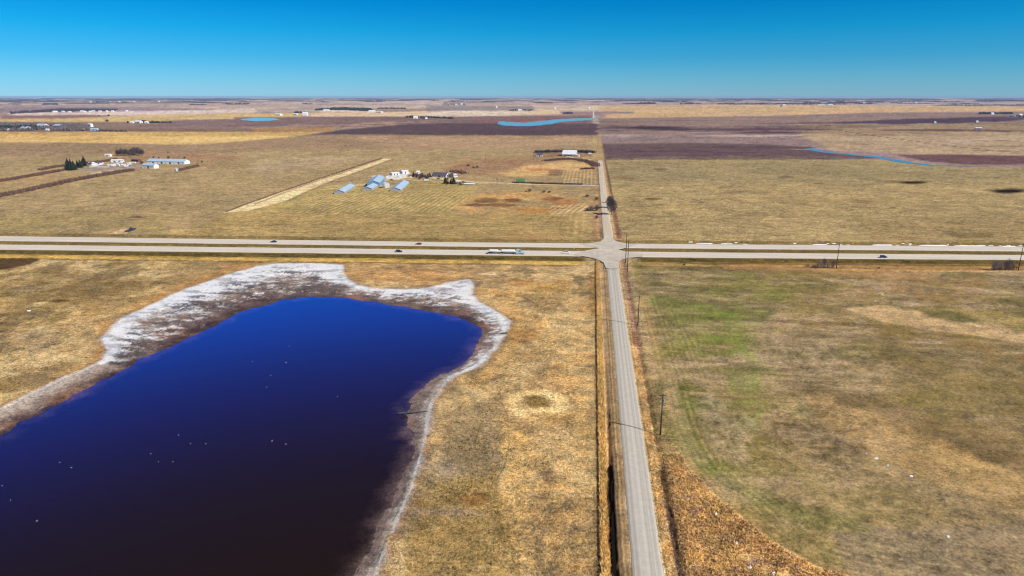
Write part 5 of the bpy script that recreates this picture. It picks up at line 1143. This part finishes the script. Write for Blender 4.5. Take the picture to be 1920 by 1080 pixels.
def wires(label, a, b, off, sag=1.4):
    m = MB()
    for s in (-1.2, -.5, 1.2):
        ox, oy = (s, 0) if off == 'x' else (0, s); P = []
        for k in range(13):
            t_ = k/12; P.append((a[0]+(b[0]-a[0])*t_+ox, a[1]+(b[1]-a[1])*t_+oy, a[2]+(b[2]-a[2])*t_-sag*4*t_*(1-t_)))
        for p, q_ in zip(P, P[1:]): m.cyl(p, q_, .012, .012, 3, False)
    o = m.build('overhead_wires', M['wire']); tag(o, label, 'wires')
wires('thin wires nearest the camera along the gravel road', tops[0], tops[1], 'x'); wires('thin wires between the two gravel road poles', tops[1], tops[2], 'x'); wires('thin wires up to the junction corner pole', tops[2], tops[3], 'x')
wires('thin wires from the junction corner to the left thicket pole', tops2[0], tops2[1], 'y'); wires('thin wires between the two thicket poles', tops2[1], tops2[2], 'y'); wires('thin wires leaving the frame at right', tops2[2], tops2[3], 'y')
for u, v, hp, lb in [(823, 302, 10, 'thin distant pole on the pasture above the central farm'), (911, 300, 11, 'thin distant pole left of the wet brown ground'), (932, 345.5, 12, 'thin pole beside the drive left of the green wagon'), (1000, 301, 10, 'thin pole left of the silver barn'), (892, 206, 5, 'thin mast on the plain above the small farm')]:
    x, y = at(u, v); power_pole(lb, x, y, hp/F*(math.hypot(x, y)*cP+H*sP), 0, False)
def sign(label, u, v, h, board=None, mt='sign', cat='road sign', z=None):
    x, y = at(u, v); o = empty('road_sign' if board else 'marker_post', (x, y, gz(x, y) if z is None else z), 0); tag(o, label, cat)
    MB().box(-.05, .05, -.05, .05, -.5, h).build('post', M['grey'] if board else M['white'], o)
    if board: MB().box(-board/2, board/2, -.1, -.06, h-board*.8, h).build('board', M[mt], o)
    else: MB().box(-.06, .06, -.08, -.05, h-.25, h-.05).build('reflector', M['red'], o)
sign('slim sign post on the near verge left of the junction', 1119.5, 485.5, 4.2, .8); sign('small sign on the west corner of the junction', 1067, 479.8, 2.2, .7); sign('small sign on the median left of the junction', 1076, 469, 2.0, .6)
sign('tiny sign at the near verge right of the junction poles', 1199.5, 495.5, 2.6, .6, z=None); sign('dark square sign on the golden verge below the tanker', 910, 487, 2.0, 1.0, 'chassis'); sign('small sign on the far verge right of the junction', 1200, 452.5, 2.0, .6); sign('white marker on the right field edge', 1200, 451, 1.2)
sign('white marker in the field north of the highway', 747, 446.5, 1.4); sign('white marker post on the far verge at the gravel road', 1156, 451.5, 1.2)

# ------------------------------------------------------------------ fences
def fence(label, x_of, y0, y1, step, post_h=1.25):
    o = empty('wire_fence', (x_of(y0), y0, gz(x_of(y0), y0))); tag(o, label, 'fence'); bx_, by_, bz_ = o.location
    pm = MB().cyl((0, 0, -.4), (0, 0, post_h), .07, .06, 6).mesh('post'); pm.materials.append(M['post']); prev = None; W_ = [MB(), MB(), MB()]
    y = y0
    while y <= y1:
        x = x_of(y); z = gz(x, y); p = bpy.data.objects.new('post', pm); col.objects.link(p); p.parent = o; p.location = (x-bx_, y-by_, z-bz_); p.rotation_euler = (random.uniform(-.06, .06), random.uniform(-.06, .06), 0)
        q_ = Vector((x-bx_+.07, y-by_, z-bz_))
        if prev is not None:
            for k, hh in enumerate((.45, .8, 1.12)): W_[k].cyl(prev+Vector((0, 0, hh)), q_+Vector((0, 0, hh)), .012, .012, 3, False)
        prev = q_; y += step
    for k in range(3): W_[k].build('wire_strand', M['wire'], o)
fence('post and wire fence along the left side of the gravel road', lambda y: 4.9+.0012*y, 118, 470, 4.2)
fence('post and wire fence on the right side below the near pole', lambda y: 25.3-.0*y, 118, 200, 4.0)

# ------------------------------------------------------------------ lake things
print('lake things, snow, grass...')
xa, ya = at(816, 771, -.2); xb, yb_ = at(747, 775, -.2); d = Vector((xb-xa, yb_-ya, 0)); o = empty('jetty', (xa, ya, -.35), math.atan2(d.y, d.x)); tag(o, 'narrow dark plank jetty reaching from the right bank over mud into the lake', 'jetty')
LJ = d.length; n = int(LJ/.55)
for s in (-1, 1): MB().box(0, LJ, s*.22-.05, s*.22+.05, .1, .25).build('beam', M['plank'], o)
pm = MB().box(-.24, .24, -.35, .35, 0, .05).mesh('plank'); pm.materials.append(M['plank'])
for k in range(n):
    p = bpy.data.objects.new('plank', pm); col.objects.link(p); p.parent = o; p.location = (.3+k*.55, 0, .255); p.rotation_euler = (0, 0, random.uniform(-.05, .05))
for k in range(5):
    for s in (-1, 1): MB().cyl((1.0+k*(LJ-1.6)/4, s*.3, -1.4), (1.0+k*(LJ-1.6)/4, s*.3, .5 if k != 3 else 1.1), .06, .06, 7).build('post', M['pole'], o)
# driftwood / small stranded boat on the salt shore
x, y = at(945, 627, -.3); o = empty('rowing_boat', (x, y, gz(x, y)), .3); tag(o, 'small dark stranded rowing boat on the white right shore', 'boat')
hull = MB(); sec = [(-2, .25, .25), (-1.2, .65, .05), (0, .75, 0), (1.2, .6, .05), (2.1, .05, .3)]; vs = []
for xx, hw, z0 in sec: vs += [(xx, -hw, .55), (xx, -hw*.7, z0+.12), (xx, 0, z0), (xx, hw*.7, z0+.12), (xx, hw, .55), (xx, hw*.9, .53), (xx, 0, z0+.08), (xx, -hw*.9, .53)]
fs = [(s_*8+j, s_*8+(j+1) % 8, (s_+1)*8+(j+1) % 8, (s_+1)*8+j) for s_ in range(4) for j in range(8)]+[tuple(range(7, -1, -1)), tuple(range(32, 40))]
hull.add(vs, fs).build('hull', M['plank'], o); MB().box(-.7, -.45, -.6, .6, .38, .42).build('seat', M['post'], o); MB().box(.5, .75, -.55, .55, .38, .42).build('seat', M['post'], o)
# birds
bird_b = MB(); vs = []
for xx, r_b, zc in [(-.5, .02, .22), (-.3, .12, .16), (0, .2, .12), (.25, .15, .13), (.38, .06, .2)]: vs += [(xx, math.cos(a*math.pi/4)*r_b, zc+math.sin(a*math.pi/4)*r_b*.8) for a in range(8)]
bird_b.add(vs, [(s_*8+j, s_*8+(j+1) % 8, (s_+1)*8+(j+1) % 8, (s_+1)*8+j) for s_ in range(4) for j in range(8)]+[tuple(range(7, -1, -1)), tuple(range(32, 40))])
bird_n = MB().cyl((.3, 0, .2), (.42, 0, .48), .05, .04, 7).cyl((.38, 0, .5), (.52, 0, .48), .07, .05, 8)
bmm = {'body': (bird_b.mesh('body', True), 'feather'), 'neck': (bird_n.mesh('neck'), 'feather'), 'beak': (MB().cyl((.51, 0, .48), (.62, 0, .46), .025, .005, 5).mesh('beak'), 'beak')}
for k, (u, v) in enumerate([(335, 816), (283, 851), (324, 866), (297, 866), (112, 867), (134, 877), (510, 827), (536, 833), (386, 832), (357, 832), (69, 977), (20, 938), (4, 911), (542, 649), (474, 678), (536, 680), (508, 704), (633, 744), (188, 699), (207, 696), (500, 726)]):
    x, y = at(u, v, WZ); o = empty('water_bird', (x, y, WZ-.02), random.uniform(0, 6.28), random.uniform(.4, .65)); tag(o, 'small white bird swimming on the open lake', 'bird', 'white birds on the lake')
    for nm, (me, mt) in bmm.items(): link(nm, me, M[mt], o)
# old snow
def snow(px, z=.04, h=.22, label='', group=None):
    P = [Vector((*at(*p), 0)) for p in px]; c = sum(P, Vector())/len(P); r = random.Random(int(c.x*7)); n = 40; ring = []
    tot = len(P)
    for k in range(n):
        f = k/n*tot; i = int(f) % tot; q_ = P[i].lerp(P[(i+1) % tot], f-int(f)); q_ = c+(q_-c)*r.uniform(.72, 1.1); ring.append(q_)
    m = MB(); base = gz(c.x, c.y)+z
    pts2 = [(c.x+(p.x-c.x)*.8, c.y+(p.y-c.y)*.8) for p in ring]; fz = lambda x, y: gz(x, y)+z
    vs = [(p.x, p.y, fz(p.x, p.y)-.25) for p in ring]+[(x, y, fz(x, y)+h*r.uniform(.5, 1)) for x, y in pts2]+[(c.x, c.y, base+h)]
    m.add(vs, [(k, (k+1) % n, n+(k+1) % n, n+k) for k in range(n)]+[(n+k, n+(k+1) % n, 2*n) for k in range(n)])
    o = m.build('snow_patch', M['snow']); tag(o, label, 'snow', group)
def bar(u0, u1, v, t_=.9): return [(u0, v), (u0+(u1-u0)*.3, v-t_*.55), (u0+(u1-u0)*.7, v-t_*.45), (u1, v), (u1-(u1-u0)*.3, v+t_*.5), (u0+(u1-u0)*.3, v+t_*.5)]
for kk, (u0, u1, v, t_) in enumerate([(1304, 1340, 457.5, 1.2), (1349, 1375, 458.0, .9), (1522, 1554, 459.6, 1.2), (1632, 1676, 460.6, 1.6), (1719, 1784, 461.8, 1.7), (1784, 1846, 462.7, 1.8), (1872, 1908, 463.8, 1.4)]):
    snow(bar(u0, u1, v-.8, t_), label=['long snow strip on the far road edge, nearest the junction', 'second long snow strip from the junction, short and thin', 'long snow strip just left of the thicket power pole', 'long snow strip above the dark blue car', 'very long snow strip, left one of a touching pair', 'very long snow strip, right one of a touching pair', 'last long snow strip before the right frame edge'][kk], group='long snow strips by the far carriageway', h=.5, z=.35)
for u0, u1, v, t_ in [(1290, 1300, 452.5, .7), (1376, 1384, 453.5, .6), (1392, 1404, 458, .6), (1486, 1494, 454.5, .7), (1549, 1555, 455, .7), (1559, 1569, 455, .9), (1573, 1580, 459, .8), (1586, 1594, 459.3, .5), (1690, 1697, 455.4, .6), (1702, 1712, 456, .9), (1679, 1687, 460.4, .7), (1703, 1709, 461.3, .6), (1776, 1780, 457, .8), (1832, 1850, 458, .9), (1852, 1864, 458.4, .9), (1872, 1880, 459.6, .8), (1886, 1896, 458.4, .7), (1909, 1919, 458.8, 1.0)]:
    snow(bar(u0, u1, v, t_), label='small scrap of old snow on the verge beyond the far carriageway', group='small snow scraps beyond the highway', h=.4, z=.1)
for u, v, ru, rv, lb in [(54, 583, 6, 1.8, 'lone snow scrap on the pasture left of the lake'), (1381, 1019, 4, 5, 'upper snow scrap in the golden marsh corner'), (1399, 1026, 3, 3, 'small snow scrap beside the upper one in the marsh corner'), (1405, 1064, 8, 5, 'largest snow scrap low in the marsh corner'), (1450, 1076, 6, 4, 'snow scrap at the bottom edge of the marsh corner'), (1342, 965, 4, 5, 'snow scrap under the stalks at the top of the marsh corner'),
                         (1642, 862, 7, 2.5, 'left snow scrap in the line across the right field'), (1624, 853, 3, 1.5, 'tiny snow speck left of the line of scraps'), (1664, 875, 4, 1.5, 'middle snow speck of the line across the right field'), (1708, 895, 6, 2.5, 'right snow scrap in the line across the right field'), (1777, 1008, 5, 3, 'lone snow scrap low in the right field')]:
    ru *= .75; rv *= .75; snow([(u-ru, v), (u-ru*.3, v-rv*.8), (u+ru*.4, v-rv), (u+ru, v+rv*.1), (u+ru*.5, v+rv*.9), (u-ru*.5, v+rv*.8)], label=lb, h=.25)

# ------------------------------------------------------------------ standing grass and reeds, uncountable
def grass_mat(name, lo, hi):
    m, n, l, b = mat_new(name); t = n.new('ShaderNodeTexCoord'); a = n.new('ShaderNodeTexNoise'); a.inputs['Scale'].default_value = 1.1; a.inputs['Detail'].default_value = 5; l.new(t.outputs['Object'], a.inputs[0])
    r = n.new('ShaderNodeMapRange'); r.inputs[1].default_value = .33; r.inputs[2].default_value = .67; r.inputs[3].default_value = lo; r.inputs[4].default_value = hi; l.new(a.outputs[0], r.inputs[0])
    ac = n.new('ShaderNodeAttribute'); ac.attribute_name = 'Col'; v = n.new('ShaderNodeVectorMath'); v.operation = 'SCALE'; l.new(ac.outputs['Color'], v.inputs[0]); l.new(r.outputs[0], v.inputs['Scale'])
    l.new(v.outputs[0], b.inputs['Base Color']); b.inputs['Roughness'].default_value = 1; b.inputs['Specular IOR Level'].default_value = .05; return m
def tufts(name, label, X_, Y_, h, mat, blades=4, wd=.09, lean=.35, seed=1, cat='grass'):
    r = np.random.default_rng(seed); n = len(X_); Z_ = relief(X_, Y_); hh = h*r.uniform(.45, 1.25, n)
    A_ = r.uniform(0, 6.283, (n, blades)); ll = r.uniform(.1, 1, (n, blades))*lean; w_ = wd*r.uniform(.6, 1.5, (n, blades))
    ox = r.normal(0, .12, (n, blades)); oy = r.normal(0, .12, (n, blades)); hb = hh[:, None]*r.uniform(.6, 1.1, (n, blades))
    bx_ = X_[:, None]+ox; by_ = Y_[:, None]+oy; p = A_+1.57
    v0 = np.stack([bx_-np.cos(p)*w_, by_-np.sin(p)*w_, np.broadcast_to(Z_[:, None]-.05, bx_.shape)], -1); v1 = np.stack([bx_+np.cos(p)*w_, by_+np.sin(p)*w_, np.broadcast_to(Z_[:, None]-.05, bx_.shape)], -1)
    v2 = np.stack([bx_+np.cos(A_)*ll*hb, by_+np.sin(A_)*ll*hb, Z_[:, None]+hb], -1)
    vs = np.stack([v0, v1, v2], 2).reshape(-1, 3); nf = n*blades
    me = bpy.data.meshes.new(name); me.vertices.add(nf*3); me.vertices.foreach_set('co', vs.astype(np.float32).ravel()); me.loops.add(nf*3); me.loops.foreach_set('vertex_index', np.arange(nf*3, dtype=np.int32))
    me.polygons.add(nf); me.polygons.foreach_set('loop_start', np.arange(0, nf*3, 3, dtype=np.int32)); me.polygons.foreach_set('loop_total', np.full(nf, 3, np.int32)); me.update(calc_edges=True)
    cl = np.repeat(np.minimum(col_at(X_, Y_), .8), blades*3, 0); cat_ = me.attributes.new('Col', 'FLOAT_COLOR', 'POINT'); cat_.data.foreach_set('color', np.concatenate([cl, np.ones((len(cl), 1))], 1).astype(np.float32).ravel())
    o = link(name, me, mat); tag(o, label, cat, None, 'stuff')
reedm = grass_mat('golden_reeds', 1.0, 1.9); marshm = grass_mat('marsh_grass', .9, 2.0); strawm = grass_mat('straw_grass', .95, 1.75); darkm = grass_mat('dark_stalks', .35, 1.1)
r = np.random.default_rng(9)
n = 6000; tufts('reeds', 'dense golden reed strip between the left fence and the ditch', r.uniform(5.4, 7.7, n), r.uniform(100, 330, n), 1.1, reedm, 4, .13, .8, 1)
n = 4000; tufts('reeds', 'thinner golden grass strip further up the left ditch', r.uniform(5.4, 8.0, n), r.uniform(300, 465, n), 1.0, reedm, 3, .14, .35, 2)
n = 38000; X_ = r.uniform(25.6, 110, n); Y_ = r.uniform(100, 200, n); dA = sdf(aw+[(900, 300), (900, 470), (28.5, 470)], X_, Y_); okm = (dA > 1.0) & (fbm(X_/5, Y_/5, 71, 3) > -.35)
tufts('marsh_grass', 'rough golden marsh grass filling the lower corner right of the road', X_[okm], Y_[okm], .7, marshm, 4, .085, .7, 3)
n = 2600; tufts('ditch_stalks', 'dark dead stalks along the right ditch', r.normal(24.5, .4, n), r.uniform(100, 190, n), .8, darkm, 3, .08, .5, 4)
n = 1300; tufts('ditch_stalks', 'dark grass line under the left fence', r.normal(4.85, .08, n), r.uniform(100, 440, n), .6, darkm, 3, .08, .4, 5)
n = 60000; X_ = r.uniform(-110, 4.5, n); Y_ = 105+(r.uniform(0, 1, n)**1.25)*330; dS = sdf(SALT, X_, Y_); k = (dS > 2.0) & (fbm(X_/8, Y_/8, 74, 4) > -.22) & (r.uniform(0, 1, n) < .35+.65*ss(-70, -30, X_)) & (col_at(X_, Y_)[:, 0] > .2)
tufts('tall_grass', 'dry straw coloured grass on the field between lake and fence', X_[k], Y_[k], .4, strawm, 3, .13, 1.1, 6)
n = 14000; X_ = r.uniform(20.7, 25, n); Y_ = r.uniform(100, 320, n); k = fbm(X_/2, Y_/4, 79, 3) > -.1
tufts('verge_grass', 'yellow verge grass right of the gravel road', X_[k], Y_[k], .4, reedm, 2, .09, .8, 7)
print('done')
